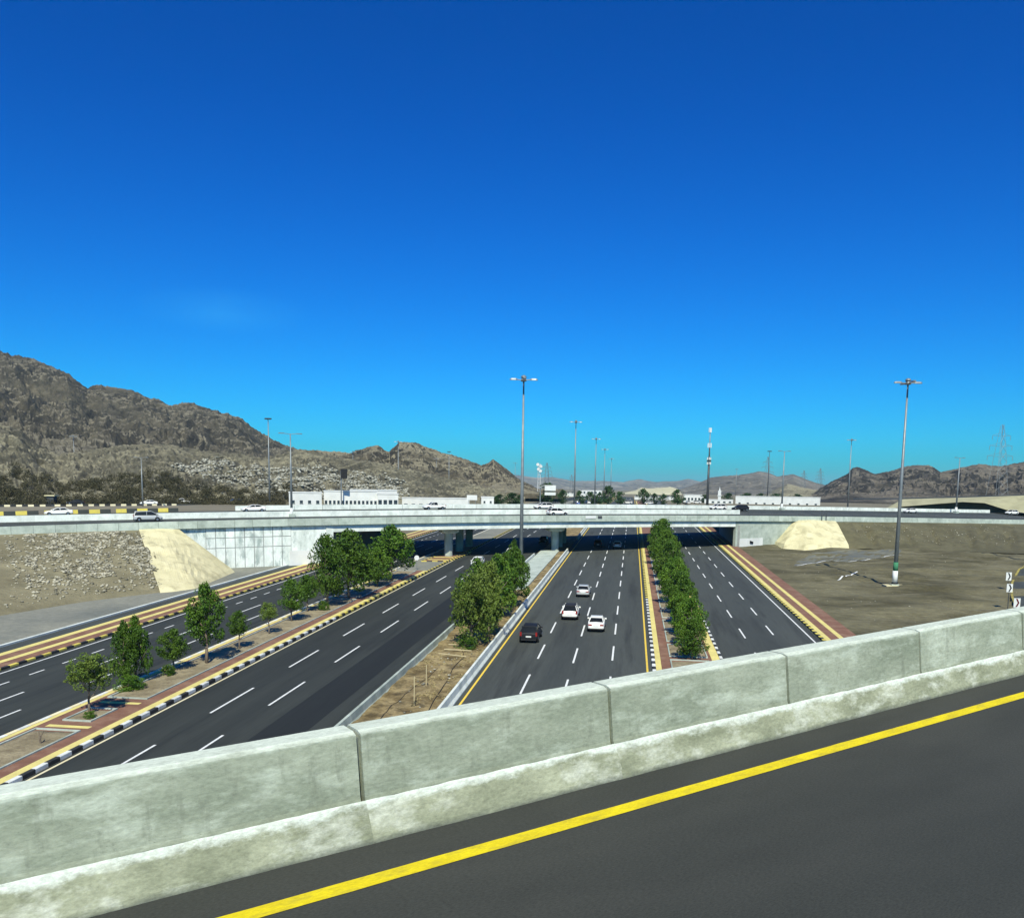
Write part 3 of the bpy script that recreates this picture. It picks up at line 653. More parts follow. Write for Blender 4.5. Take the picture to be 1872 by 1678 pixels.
# ================================================================== MOUNTAINS
def mountain(name, label, pts, D, D0, zfoot, m, cols=420, rows=110, amp=.35, jag=.03, sc=1., power=1.15, seed=1, back=.5, lumps=0):
    px = np.linspace(pts[0][0], pts[-1][0], cols); py = np.interp(px, [p[0] for p in pts], [p[1] for p in pts])
    Dd = np.interp(px, [p[0] for p in D], [p[1] for p in D]) if not np.isscalar(D) else np.full(cols, float(D))
    D0d = np.interp(px, [p[0] for p in D0], [p[1] for p in D0]) if not np.isscalar(D0) else np.full(cols, float(D0))
    rays = [ray(float(a), float(b)) for a, b in zip(px, py)]
    hd = np.array([math.hypot(r.x, r.y) for r in rays]); dx = np.array([r.x for r in rays])/hd; dy = np.array([r.y for r in rays])/hd; tz = np.array([r.z for r in rays])/hd
    zc = CZ+tz*Dd
    t = np.concatenate([np.linspace(0, 1, rows), 1+np.linspace(0, back, rows//4)[1:]])
    Tt = t[:, None]; R = np.where(Tt <= 1, D0d+(Dd-D0d)*Tt, Dd+(Dd-D0d)*(Tt-1))
    X = dx*R; Y = dy*R; h = np.maximum(zc-zfoot, 1)
    sh = np.where(Tt <= 1, np.clip(Tt, 0, 1)**power, 1-1.2*(np.maximum(Tt, 1)-1)**1.3)
    L = (Dd-D0d).mean()*.45*sc
    az = np.cumsum(np.hypot(np.diff(px, prepend=px[0]), 0))[None, :]*Dd.mean()/F
    wx = (fbm(X/L, Y/L, 4, seed+50)-.5)*L*.9
    hm = h.max()
    g1 = fbm((az+wx)/(hm*.75), Tt*1.6+az*0, 5, seed, True); g2 = fbm((az+wx*.6)/(hm*.24), Tt*3.5+az*0, 5, seed+7, True)
    n1 = fbm(X/L, Y/L, 6, seed, True); n2 = fbm(X/(L*.22), Y/(L*.22), 6, seed+9, True); n3 = fbm(X/(L*.06), Y/(L*.06), 5, seed+19, True)
    w = np.clip(Tt, 0, 1)*np.clip(1-Tt, 0, 1)*4; w1 = np.clip(Tt*4, 0, 1)*np.where(Tt < 1, np.clip((1-Tt)*5, .12, 1), .3)
    Z = zfoot+h*sh*(1-amp*w*(1-n1)) - w1*np.minimum(h, hm*.6)*(.34*(1-g1)+.15*(1-g2)-.16) + h*.12*w*(n2-.6) + hm*jag*(.8*(n2-.62)+.6*(n3-.6))*np.clip(Tt*3, 0, 1)
    Z = np.maximum(Z, zfoot-2)
    Z[0] = zfoot-3; 
    o = link(name, np_mesh(name, np.stack([X, Y, Z], -1).reshape(-1, 3), gridfaces(len(t), cols), m, True))
    tag(o, kind='structure'); o['label'] = label
    return np.stack([X, Y, Z], -1)
skyL = [(-330,600),(-120,622),(0,647),(25,657),(50,658),(90,672),(125,686),(160,711),(185,707),(200,711),(240,716),(275,730),(315,743),(342,740),(370,752),(420,762),(440,768),(470,790),(500,808),(535,822),(570,840),(600,860),(640,885)]
mountain('hills', 'tall dark rocky mountain at the left', skyL, 1250, 560, 20, M['rock_dark'], 760, 240, .42, .075, .55, 1.0, 3)
skyM = [(480,850),(520,830),(560,822),(590,825),(640,828),(675,817),(690,815),(705,824),(712,826),(730,808),(745,807),(765,811),(800,826),(850,838),(880,851),(890,848),(902,840),(915,850),(945,874),(985,896),(1030,915)]
mountain('hills', 'brown jagged hills right of the tall mountain', skyM, 900, 520, 14, M['rock_mid'], 560, 170, .38, .085, .5, 1.0, 12)
fh = [(-330,800),(-100,790),(0,778),(40,788),(70,815),(110,832),(160,822),(260,812),(330,818),(420,830),(490,838),(540,822),(570,826),(620,838),(700,848),(760,862),(840,880),(900,896),(960,912)]
foothill = mountain('hills', 'tan foothills in front of the mountain', fh, 470, [(-330,300),(300,290),(960,420)], 9.3, M['rock_tan'], 640, 100, .36, .10, .5, .85, 21)
skyF = [(850,880),(940,868),(980,873),(1010,872),(1045,879),(1100,879),(1140,881),(1165,876),(1200,881),(1240,879),(1258,875),(1290,883),(1340,880),(1400,884),(1500,886),(1560,890),(1700,890)]
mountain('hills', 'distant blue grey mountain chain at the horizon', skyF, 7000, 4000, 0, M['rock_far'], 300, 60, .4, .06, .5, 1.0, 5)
skyG = [(1180,910),(1230,900),(1275,884),(1300,873),(1340,869),(1365,866),(1390,862),(1405,864),(1420,871),(1450,867),(1480,879),(1510,888),(1560,905)]
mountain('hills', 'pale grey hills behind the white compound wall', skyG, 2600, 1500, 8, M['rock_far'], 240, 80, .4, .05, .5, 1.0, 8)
skyH = [(1360,915),(1400,903),(1440,884),(1470,892),(1520,900),(1580,912)]
mountain('hills', 'low brown hill in front of the pale hills', skyH, 1300, 900, 8, M['rock_tan'], 100, 40, .3, .04, .5, 1.0, 15)
skyR = [(1440,915),(1490,900),(1520,881),(1550,866),(1558,856),(1566,854),(1580,858),(1600,867),(1625,862),(1650,853),(1690,850),(1705,853),(1720,862),(1740,858),(1790,848),(1815,851),(1830,852),(1872,846),(1960,836),(2200,820)]
mountain('hills', 'dark rocky hills at the right', skyR, 1300, 650, 10, M['rock_right'], 620, 190, .42, .07, .5, 1.0, 33)
skyQ = [(1120,905),(1160,897),(1172,891),(1185,893),(1225,890),(1238,893),(1248,905)]
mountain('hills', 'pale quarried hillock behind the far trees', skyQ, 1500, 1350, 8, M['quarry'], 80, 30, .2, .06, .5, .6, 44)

# rocks and scrub
def blobs(name, centers, sizes, m, kind='stuff', flat=.7, parent=None):
    ico = [(-1,0,.2),(1,0,.1),(0,1,.15),(0,-1,.1),(0,0,1),(.6,.6,.5),(-.6,.5,.55),(-.5,-.6,.5),(.6,-.6,.6),(0,0,-.4)]
    fc = [(4,5,6),(4,6,7),(4,7,8),(4,8,5),(5,2,6),(6,0,7),(7,3,8),(8,1,5),(2,5,1),(2,0,6),(3,7,0),(3,1,8),(2,1,9),(0,2,9),(3,0,9),(1,3,9)]
    base = np.array(ico); fcs = np.array(fc); n = len(centers)
    R = rs.uniform(.65, 1.25, (n, len(ico), 1)); ang = rs.uniform(0, 6.28, n); ca, sa = np.cos(ang), np.sin(ang)
    P = base[None]*R*np.asarray(sizes)[:, None, None]; P[:, :, 2] *= flat
    Q = P.copy(); Q[:, :, 0] = P[:, :, 0]*ca[:, None]-P[:, :, 1]*sa[:, None]; Q[:, :, 1] = P[:, :, 0]*sa[:, None]+P[:, :, 1]*ca[:, None]
    Q += np.asarray(centers)[:, None, :]
    Fs = (fcs[None]+(np.arange(n)*len(ico))[:, None, None]).reshape(-1, 3)
    o = link(name, np_mesh(name, Q.reshape(-1, 3), Fs, m, False), parent)
    if kind: tag(o, kind=kind)
    return o
# stones lying on the left embankment
cs, sz = [], []
for _ in range(9500):
    px = random.uniform(0, 285); fr = random.uniform(.06, .97)
    cl = fb1(px/22, fr*5, 3, 61)
    if px < 40 and random.random() < .8: continue
    if 60 < px < 85 and random.random() < .7: continue
    if cl < .40 and random.random() < .85: continue
    if fr < .25 and random.random() < .75: continue
    u = upx(px, 0); 
    if u > upx(256, 0): continue
    a = footL(u); b = Vector(UVp(u, -.15, zn(u)-.12)); p = a.lerp(b, fr); p.z = a.z+(b.z-a.z)*(fr**.92)+math.sin(math.pi*fr)*.35*(fb1(p.x*.35, p.y*.35, 5, 21)-.5)*2
    cs.append((p.x, p.y, p.z)); sz.append(random.choice((.06, .08, .10, .13, .17, .24, .3)))
o = blobs('stones', cs, sz, M['stone_mix']); o['label'] = 'loose broken stones scattered over the left embankment'
cs, sz = [], []
for _ in range(260):
    px = random.uniform(1560, 1860); u = upx(px, 0); fr = random.uniform(.2, .9); a = footR(u); b = Vector(UVp(u, -.15, zn(u)-.12)); p = a.lerp(b, fr)
    p.z = a.z+(b.z-a.z)*(fr**.92)+.02; cs.append(tuple(p)); sz.append(random.uniform(.05, .2))
for _ in range(260):
    x_ = random.uniform(26, 90); y_ = random.uniform(70, 200); cs.append((x_, y_, gz(x_, y_)+.02)); sz.append(random.uniform(.04, .13))
o = blobs('stones', cs, sz, M['stone_mix']); o['label'] = 'few stones on the right dirt ground'
# stone pitching on the foothill
nr_, nc_ = foothill.shape[:2]
def fhp(px, t):
    c = (px+330)/1290*(nc_-1); r = t*99; i, j = int(r), int(c); return foothill[min(i, nr_-1), min(j, nc_-1)]
cs, sz = [], []
for _ in range(13000):
    px = random.uniform(322, 745); t = random.uniform(.05, .80)
    lo = (.24 if px < 470 else .07)+.10*fb1(px/40, 2.2, 2, 3); hi = .72-.25*max(0, (px-640)/100)
    if fb1(px/14, t*14, 3, 91) < .42: continue
    if not lo < t < hi: continue
    p = fhp(px, t); cs.append((p[0]+random.uniform(-1.2, 1.2), p[1]+random.uniform(-1.5, 1.5), p[2])); sz.append(random.uniform(.35, .95))
o = blobs('boulders', cs, sz, M['stone_pale']); o['label'] = 'pale boulder pitching on the foothill'

# ================================================================== LEAVES / TREES
def leafcloud(n, clumps, lsize, seed, flatb=.15, shell=.55):
    r_ = np.random.RandomState(seed); C = np.array([c[:3] for c in clumps]); R = np.array([c[3] for c in clumps])
    k = r_.choice(len(clumps), n, p=R**2/np.sum(R**2)); d = r_.normal(size=(n, 3)); d /= np.linalg.norm(d, axis=1)[:, None]
    rad = R[k]*(shell+(1-shell)*r_.rand(n))**.7; P = C[k]+d*rad[:, None]
    a = r_.normal(size=(n, 3)); a[:, 2] = a[:, 2]*.6; a /= np.linalg.norm(a, axis=1)[:, None]
    nn = d*.9+r_.normal(size=(n, 3))*.7; b = np.cross(nn, a); b /= np.linalg.norm(b, axis=1)[:, None]+1e-9
    s_ = lsize*r_.uniform(.6, 1.4, n)[:, None]
    Q = np.stack([P-a*s_, P-b*s_*.55, P+a*s_, P+b*s_*.55], 1).reshape(-1, 3)
    return Q, np.arange(n*4).reshape(-1, 4)
def crown_mesh(kind, seed, n, lsize, m):
    r_ = random.Random(seed); cl = []
    if kind == 'round': prof_ = lambda z: math.sqrt(max(.02, 1-(2*z-.92)**2))*.5
    elif kind == 'oval': prof_ = lambda z: (.16+.84*math.sin(math.pi*min(1, z*.88+.13))**.8)*.5
    elif kind == 'spire': prof_ = lambda z: (.32+.68*math.sin(math.pi*min(1, z*.75+.22)))*.5*(1 if z < .7 else max(.22, 1-(z-.7)*2.2))
    else: prof_ = lambda z: .5*(.55+.45*math.sin(math.pi*(z*.9+.1)))
    nc = {'round': 60, 'oval': 70, 'spire': 62}.get(kind, 55)
    for _ in range(nc):
        z = r_.random(); R = prof_(z); a = r_.uniform(0, 6.283); rr = R*math.sqrt(r_.random())*.92; s_ = r_.uniform(.08, .15)
        cl.append((rr*math.cos(a), rr*math.sin(a), .06+z*.88, s_))
    for _ in range(26):       # stray twigs outside
        z = r_.uniform(.1, 1.0); R = prof_(min(z, 1)); a = r_.uniform(0, 6.283); cl.append((R*1.02*math.cos(a), R*1.02*math.sin(a), .05+z*.93, r_.uniform(.03, .055)))
    if kind in ('spire', 'oval'):
        for _ in range(5): cl.append((r_.uniform(-.1, .1), r_.uniform(-.1, .1), r_.uniform(.9, 1.02), .045))
    Q, Fq = leafcloud(n, cl, lsize, seed); return np_mesh('crown', Q, Fq, m, False)
def trunk_mesh(seed, nl=6):
    r_ = random.Random(seed); mb = MB(); pts = [(0,0,-.03), (.01*r_.uniform(-1,1), 0, .25), (.02*r_.uniform(-1,1), .015, .5), (.02, -.01, .8)]; rad = [.022, .017, .013, .005]
    for i in range(3): mb.bar(pts[i], pts[i+1], rad[i], rad[i+1], 7)
    for k in range(nl):
        z = r_.uniform(.22, .6); a = r_.uniform(0, 6.28); l = r_.uniform(.12, .25)
        m1 = (l*.5*math.cos(a), l*.5*math.sin(a), z+.1); mb.bar((0, 0, z), m1, .009, .006, 5); mb.bar(m1, (l*math.cos(a), l*math.sin(a), z+.27), .006, .002, 5)
    return mb.mesh('trunk', M['bark'], True)
CR = {}
for kd in ('round', 'oval', 'spire', 'bushy'):
    for v in range(2):
        for mm in ('leaf', 'leaf_olive', 'leaf_dark'):
            if mm == 'leaf_dark': CR[kd, v, mm] = crown_mesh(kd, 40+v, 1100, .05, M[mm])
            else: CR[kd, v, mm] = crown_mesh(kd, 10+v, 6800, .024, M[mm])
TR = [trunk_mesh(s_) for s_ in (1, 2, 3)]
tcount = [0]
def tree_at(p, h, w, kind, label, group, cb=.25, leaf='leaf', cat='tree', name='tree'):
    i = tcount[0]; tcount[0] += 1
    t = thing(name, label, cat, p, random.uniform(0, 6.28), group)
    link('trunk', TR[i % 3], t, scale=(h, h, h))
    link('crown', CR[kind, i % 2, leaf], t, (0, 0, h*cb), scale=(w, w*random.uniform(.9, 1.1), h*(1-cb)))
    return t
def tree_px(px, pb, pt, w, kind, label, group, cb=.25, leaf='leaf', dz=.15, **k):
    b = G(px, pb); d = depth(b); return tree_at((b.x, b.y, b.z+dz), (pb-pt)*d/F*1.02, w*d/F, kind, label, group, cb, leaf, **k)
g1 = 'trees in the brick median at the left'
L1 = [
 (164,1310,1200,74,'bushy','small olive green tree in a square pit, nearest the camera in the left median',.40,'leaf_olive'),
 (228,1256,1143,48,'spire','left trunk of the upright dark green pair of trees in the left median',.12,'leaf'),
 (249,1250,1133,56,'spire','taller upright dark green tree with a bush at its foot in the left median',.12,'leaf'),
 (318,1229,1155,58,'round','small round bright green tree with a forked trunk in the left median',.30,'leaf'),
 (378,1216,1073,76,'oval','tall pale-trunked green tree standing alone in the middle of the left median',.22,'leaf'),
 (438,1189,1121,42,'round','small thin tree just behind the tall pale-trunked one',.38,'leaf'),
 (492,1162,1105,32,'bushy','sparse pale olive sapling in the left median',.45,'leaf_olive'),
 (533,1138,1063,52,'oval','medium green tree left of the large dense trees',.28,'leaf'),
 (562,1121,1055,44,'oval','narrow green tree touching the large dense trees',.28,'leaf'),
 (598,1110,985,74,'oval','dense green tree at the front of the large group in the left median',.16,'leaf'),
 (637,1096,975,100,'oval','largest dense green tree in front of the left bridge opening',.14,'leaf'),
 (690,1075,1008,62,'round','lower green tree between the two largest dense trees',.14,'leaf'),
 (716,1064,966,94,'oval','dense green tree at the far end of the left median',.16,'leaf')]
for a in L1: tree_px(a[0], a[1], a[2], a[3], a[4], a[5], g1, a[6], a[7])
for px, pb, w, h, lb in ((236,1264,52,26,'dark green low bush at the foot of the upright pair of trees'), (308,1238,26,22,'small bush under the forked round tree'), (165,1316,24,14,'tiny shrub at the foot of the nearest median tree'), (592,1118,24,18,'small bush in front of the dense median trees'), (851,1190,44,26,'low green bush at the front of the central tree clump')):
    b = G(px, pb); d = depth(b); tree_at((b.x, b.y, b.z+.1), h*d/F, w*d/F, 'bushy', lb, None, -.05, 'leaf', 'bush', 'bush')
g2 = 'trees in the dirt median'
for a in [(862,1186,1050,84,'bushy','broad olive green tree at the front of the central clump',.10,'leaf_olive'),
 (893,1168,1035,80,'round','green tree behind the front tree of the central clump',.14,'leaf_olive'),
 (872,1150,1030,80,'round','leafy tree on the left side of the central clump',.12,'leaf'),
 (910,1135,1022,84,'round','dense tree in the middle of the central clump',.14,'leaf'),
 (940,1118,1006,66,'oval','tree with drooping branches on the right side of the central clump',.14,'leaf'),
 (928,1098,1015,70,'round','rear tree of the central clump beside the tall lamp mast',.14,'leaf'),
 (938,1080,992,34,'spire','slim pointed tree at the back of the central clump',.2,'leaf')]:
    tree_px(a[0], a[1], a[2], a[3], a[4], a[5], g2, a[6], a[7])
g3 = 'row of dense trees in the right median'
yy = 80.; k = 0
lab = ['nearest and smallest tree of the right median row', 'second tree from the near end of the right median row', 'third tree from the near end of the right median row', 'fourth tree from the near end of the right median row', 'fifth tree from the near end of the right median row', 'sixth tree from the near end of the right median row', 'seventh tree from the near end of the right median row', 'eighth tree from the near end of the right median row', 'ninth tree from the near end of the right median row', 'tenth tree from the near end of the right median row', 'eleventh tree from the near end of the right median row', 'tall bushy tree at the far end of the right median row under the bridge edge', 'last tree of the right median row']
hs_ = [3.7,4.9,4.4,5.6,5.0,5.9,5.2,6.6,5.9,6.8,6.2,7.6,7.0]
yy_ = [81,86.5,92.5,99,106.5,114.5,123,132,142,152,162,172.5,181]
for k in range(13):
    x_ = 5.95+.3*math.sin(k*2.3); tree_at((x_, yy_[k], rz(yy_[k])+.15), hs_[k], 3.05+.2*k, ('oval','round','bushy')[k % 3], lab[k], g3, .10, 'leaf')
# trees beyond the overpass
far = [(912,924,905,26),(935,924,902,30),(998,922,884,36),(1028,922,896,22),(1060,922,898,20),(1080,922,900,24),(1096,922,902,22),(1112,922,889,26),(1134,922,900,20),(1176,922,894,24),(1195,922,903,20),(1212,922,904,18),(1238,922,896,26),(1330,919,902,22),(1286,920,905,16),(1365,914,901,24),(1392,913,902,26),(1420,913,902,22),(1455,913,903,26),(905,924,908,20),(948,924,906,18)]
nm = ['broad','tall','dark','slim','small','rounded','bushy']
sp = ['left of the cantilever road sign','behind the cantilever road sign','right of the cantilever road sign','near the distant lamp masts','between the distant lamp masts','right of the distant lamp masts','by the far white buildings','above the far white compound wall']
for i, (px, pb, pt, w) in enumerate(far):
    b = PZ(px, pb, 9.35 if px < 1340 else 9.6); d = depth(b)
    j = 0 if px < 975 else 1 if px < 1010 else 2 if px < 1050 else 3 if px < 1090 else 4 if px < 1140 else 5 if px < 1220 else 6 if px < 1350 else 7
    tree_at((b.x, b.y, 9.2), (pb-pt)*d/F+.4, w*d/F, ('round', 'oval', 'bushy')[i % 3], '%s dark green tree beyond the overpass, %s' % (nm[(i*3+j) % 7], sp[j]), 'trees beyond the overpass', .05, 'leaf_dark')
# scrub: mass of low brown bushes before the foothills
cl = []
r_ = random.Random(5)
for _ in range(1500):
    px = r_.uniform(-40, 540); q = r_.random(); t = (q**1.3)*.33
    if fb1(px/60, t*6, 3, 77) < .36: continue
    if px > 330 and t > .2: continue
    p = fhp(px, t); cl.append((p[0], p[1], p[2]+r_.uniform(.2, 1.2), r_.uniform(.7, 1.9)))
for _ in range(500):
    px = r_.uniform(-40, 520); p = PD(px, 905, r_.uniform(283, 300)); cl.append((p.x, p.y, 10.6+r_.uniform(0, 1.), r_.uniform(.6, 1.6)))
Q, Fq = leafcloud(110000, cl, .22, 3, shell=.3)
o = link('scrub', np_mesh('scrub', Q, Fq, M['scrub'], False)); tag(o, kind='stuff'); o['label'] = 'brown thorn scrub below the foothills'

# ================================================================== LIGHT MASTS
def mast(kind, Hh):
    t = thing('light_mast', None, None); s_ = M['steel'] if kind != 'dark' else M['steel_dark']
    b = MB().box(-.55, .55, -.55, .55, -.3, .25); b.build('footing', M['conc'], t)
    mb = MB().bar((0,0,.25), (0,0,Hh), .34*(Hh/30)**.5, .12*(Hh/30)**.5, 12)
    mb.build('shaft', s_, t, True)
    if kind in ('quad', 'base'):
        MB().bar((0,0,Hh-.2), (0,0,Hh+.35), .45, .3, 10).dome((0,0,Hh+.35), .45, .45, .4).build('hub', M['steel'], t, True)
        for a in range(4):
            an = a*math.pi/2+.2; c, s2 = math.cos(an), math.sin(an)
            arm = MB().bar((c*.3, s2*.3, Hh), (c*1.0, s2*1.0, Hh+.05), .07).build('arm', M['steel'], t)
            e = MB().loft([[(c*r1-s2*w, s2*r1+c*w, Hh+z) for w, z in ((-ww,-.02),(ww,-.02),(ww*.7,.2*hh),(-ww*.7,.2*hh))] for r1, ww, hh in ((.95,.1,.8),(1.2,.24,1.2),(1.9,.26,1.2),(2.15,.12,.7))])
            e.build('lamp_head', M['steel'], arm)
    elif kind == 'tee':
        for s2 in (-1, 1):
            arm = MB().bar((0,0,Hh-.1), (s2*1.2,0,Hh+.05), .05).build('arm', s_, t)
            MB().loft([[(s2*r1, w, Hh+z) for w, z in ((-ww,-.02),(ww,-.02),(ww,.12),(-ww,.12))] for r1, ww in ((1.1,.1),(1.4,.2),(1.9,.2),(2.1,.1))]).build('lamp_head', s_, arm)
    elif kind in ('ring', 'dark'):
        MB().bar((0,0,Hh-.3), (0,0,Hh-.15), .8, .8, 12).build('head_ring', M['steel_dark'], t)
        for a in range(6):
            an = a*math.pi/3; c, s2 = math.cos(an), math.sin(an)
            MB().hexa([(c*.9-.25, s2*.9-.25, Hh-.55), (c*.9+.25, s2*.9-.25, Hh-.55), (c*.9+.25, s2*.9+.25, Hh-.45), (c*.9-.25, s2*.9+.25, Hh-.45)], [(c*.9-.3, s2*.9-.3, Hh-.1), (c*.9+.3, s2*.9-.3, Hh-.1), (c*.9+.3, s2*.9+.3, Hh-.05), (c*.9-.3, s2*.9+.3, Hh-.05)]).build('lamp_head', M['steel_dark'], t)
    return t
m1 = mast('quad', 30.5); p = G(1635, 1071); m1.location = (p.x, p.y, gz(p.x, p.y)); tag(m1, 'tall grey light mast with green band and white painted foot on the right dirt ground', 'light mast')
MB().bar((0,0,.5),(0,0,2.3), .40, .39, 12).build('white_band', M['white'], m1, True); MB().bar((0,0,2.3),(0,0,3.6), .375, .36, 12).build('green_band', M['green_paint'], m1, True); MB().bar((0,0,.2),(0,0,.5), .5, .46, 12).build('foot_collar', M['black'], m1, True)
MB().box(-1.5, 1.5, -1.3, 1.3, -.3, .08).build('foot_slab', M['conc_tan'], m1)
proto = {'quad': mast('quad', 30.5), 'tee': mast('tee', 14.5), 'ring': mast('ring', 30.5), 'dark': mast('dark', 30.5)}
for v in proto.values(): note_kids(v)
used = set()
def place_mast(kind, loc, label, sc=1., rot=0.):
    if kind in used: o = copy_tree(proto[kind])
    else: o = proto[kind]; used.add(kind)
    o.location = loc; o.rotation_euler = (0, 0, rot); o.scale = (sc,)*3
    tag(o, label, 'light mast', 'tall light masts'); return o
p = PD(953, 1057, 134); pb = G(952, 1057); top = PD(961, 690, math.hypot(pb.x, pb.y)); place_mast('quad', (pb.x, pb.y, pb.z), 'tallest light mast, rising from the central tree clump against the sky', (top.z-pb.z+.0)/30.9)
def far_mast(kind, px, pt, label, base=9.5, hh=30.5, wide=1.):
    hz = 890+(px-936)*.014; r = ray(px, pt); hd = math.hypot(r.x, r.y)
    d = (base+hh-CZ)/(r.z/hd) if r.z > 0 else 900; p = PD(px, pt, d); o = place_mast(kind, (p.x, p.y, base), label, 1.); o.scale = (wide, wide, 1.0); return o
for a in [('quad',1053,772,'first light mast beyond the overpass in the centre row'),('quad',1090,803,'second light mast beyond the overpass in the centre row'),('quad',1106,822,'third light mast beyond the overpass in the centre row'),('quad',1118,839,'fourth light mast beyond the overpass in the centre row'),
          ('ring',490,764,'dark-headed light mast at the right foot of the tall mountain'),('quad',728,808,'light mast right of the white flat-roofed building'),('quad',134,798,'light mast in front of the scrub at the far left'),('tee',257,812,'slim light mast with white foot in the scrub at the left'),
          ('quad',645,826,'pale light mast above the white flat-roofed building'),('quad',798,839,'small pale light mast before the brown hills'),('ring',821,825,'small dark-headed light mast before the brown hills'),('quad',942,847,'pale light mast just left of the tallest mast'),
          ('quad',1347,858,'tiny light mast behind the white compound wall'),('dark',1407,824,'thick dark mast left of the right tee-shaped lamp'),('quad',1557,805,'light mast in front of the dark hills at the right')]:
    far_mast(*a, hh=30.5 if a[1] != 257 else 18.)
def deck_mast(px, pt, v, label, sc=1.):
    u = upx(px, v); z = deckz(u, v); r = hit(px, pt, v); o = place_mast('tee', UVp(u, v, z+.3), label, 1.0, math.atan2(U.y, U.x)); k = (r[1]-z-.3)/14.6; o.scale = (max(k, 1), max(k, 1), k)
    ft = MB().bar((0,0,-.6),(0,0,1.3), .34, .3, 8).build('white_foot', M['white'], o, True); return o
deck_mast(533, 792, VM, 'tee-shaped lamp on the median barrier of the overpass at the left'); deck_mast(1429, 824, VF-.6, 'tee-shaped lamp at the far side of the overpass at the right'); deck_mast(1748, 836, VF-3, 'tee-shaped lamp in front of the tan concrete portal at the far right')
p = G(1965, 1042); place_mast('quad', (p.x, p.y, gz(p.x, p.y)), 'light mast just outside the right edge, seen by its shadow on the embankment')
# telecom mast with antennas
p = PD(1299, 775, 400); t = thing('telecom_mast', 'thick dark telecom monopole with white antenna panels beside the far buildings', 'mast', (p.x, p.y, 9.5)); Hh = p.z-9.5
MB().bar((0,0,0), (0,0,Hh*.62), .62, .42, 10).build('shaft', M['steel_dark'], t, True); MB().bar((0,0,Hh*.62), (0,0,Hh*.92), .3, .16, 8).build('upper_shaft', M['steel'], t, True)
for z, r_2 in ((.9, .5), (.72, .75), (.55, .8), (.52, .8)):
    for a in range(3):
        c, s2 = math.cos(a*2.09+.5)*r_2, math.sin(a*2.09+.5)*r_2; MB().box(c-.18, c+.18, s2-.18, s2+.18, Hh*z, Hh*z+2.0).build('antenna', M['white'] if z > .5 else M['steel'], t)
p = PD(986, 848, 620); t = thing('telecom_tower', 'white telecom tower with round dishes left of the road sign', 'mast', (p.x, p.y, 9.5)); Hh = p.z-9.5
mb = MB()
for sx in (-1, 1):
    for sy in (-1, 1): mb.bar((sx*1.0, sy*1.0, 0), (sx*.7, sy*.7, Hh), .1, .1, 4)
for k in range(8):
    z0, z1 = Hh*k/8, Hh*(k+1)/8
    for sx in (-1, 1): mb.bar((sx*1., -.9, z0), (-sx*.9, -.9, z1), .07, .07, 4); mb.bar((sx*.9, -.9, z0), (sx*.9, .9, z1), .07, .07, 4)
mb.build('lattice', M['white'], t)
for k, (x_, z_) in enumerate(((-.9, .98), (1.2, .93), (-.4, .85), (1.0, .80))): MB().bar((x_, -1.3, Hh*z_), (x_, -.8, Hh*z_), 1.1, .9, 10).build('dish', M['white'], t)
# power pylons
def pylon(px, pt, d, label, w=1.):
    p = PD(px, pt, d); Hh = p.z-9.3; t = thing('power_pylon', label, 'pylon', (p.x, p.y, 9.3), .3, 'lattice power pylons'); mb = MB(); r = .11*w
    def wd(z): return (Hh*.085)*max(0,1-z/Hh)**.9+.5
    for sx in (-1, 1):
        for sy in (-1, 1):
            for k in range(6): z0, z1 = Hh*k/6, Hh*(k+1)/6; mb.bar((sx*wd(z0), sy*wd(z0), z0), (sx*wd(z1), sy*wd(z1), z1), r, r, 4)
    for k in range(9):
        z0, z1 = Hh*k/9, Hh*(k+1)/9
        for sx in (-1, 1):
            mb.bar((sx*wd(z0), -wd(z0), z0), (-sx*wd(z1), -wd(z1), z1), r*.6, r*.6, 4); mb.bar((wd(z0), sx*wd(z0), z0), (wd(z1), -sx*wd(z1), z1), r*.6, r*.6, 4)
    mb.build('lattice', M['steel'], t)
    for z, l in ((.62, .17), (.74, .15), (.86, .12)):
        a = MB()
        for sx in (-1, 1):
            a.bar((sx*.6, 0, Hh*z), (sx*Hh*l, 0, Hh*z+.4), r, r*.6, 4); a.bar((sx*.6, 0, Hh*z+2), (sx*Hh*l, 0, Hh*z+.4), r*.7, r*.6, 4); a.bar((sx*Hh*l, 0, Hh*z+.3), (sx*Hh*l, 0, Hh*z-2), .14, .14, 4)
        a.build('crossarm', M['steel'], t)
    return t
pylon(1833, 776, 560, 'large lattice power pylon rising above the hills at the far right', .9)
pylon(1000, 846, 900, 'lattice power pylon just right of the white telecom tower', 1.2); pylon(1045, 868, 1500, 'small distant lattice pylon left of the first centre mast', 1.6)
pylon(1470, 860, 1400, 'faint distant lattice pylon over the pale hills', 1.6); pylon(1500, 856, 1300, 'faint lattice pylon left of the dark right hills', 1.5); pylon(1404, 835, 1100, 'lattice pylon behind the thick dark mast', 1.4)
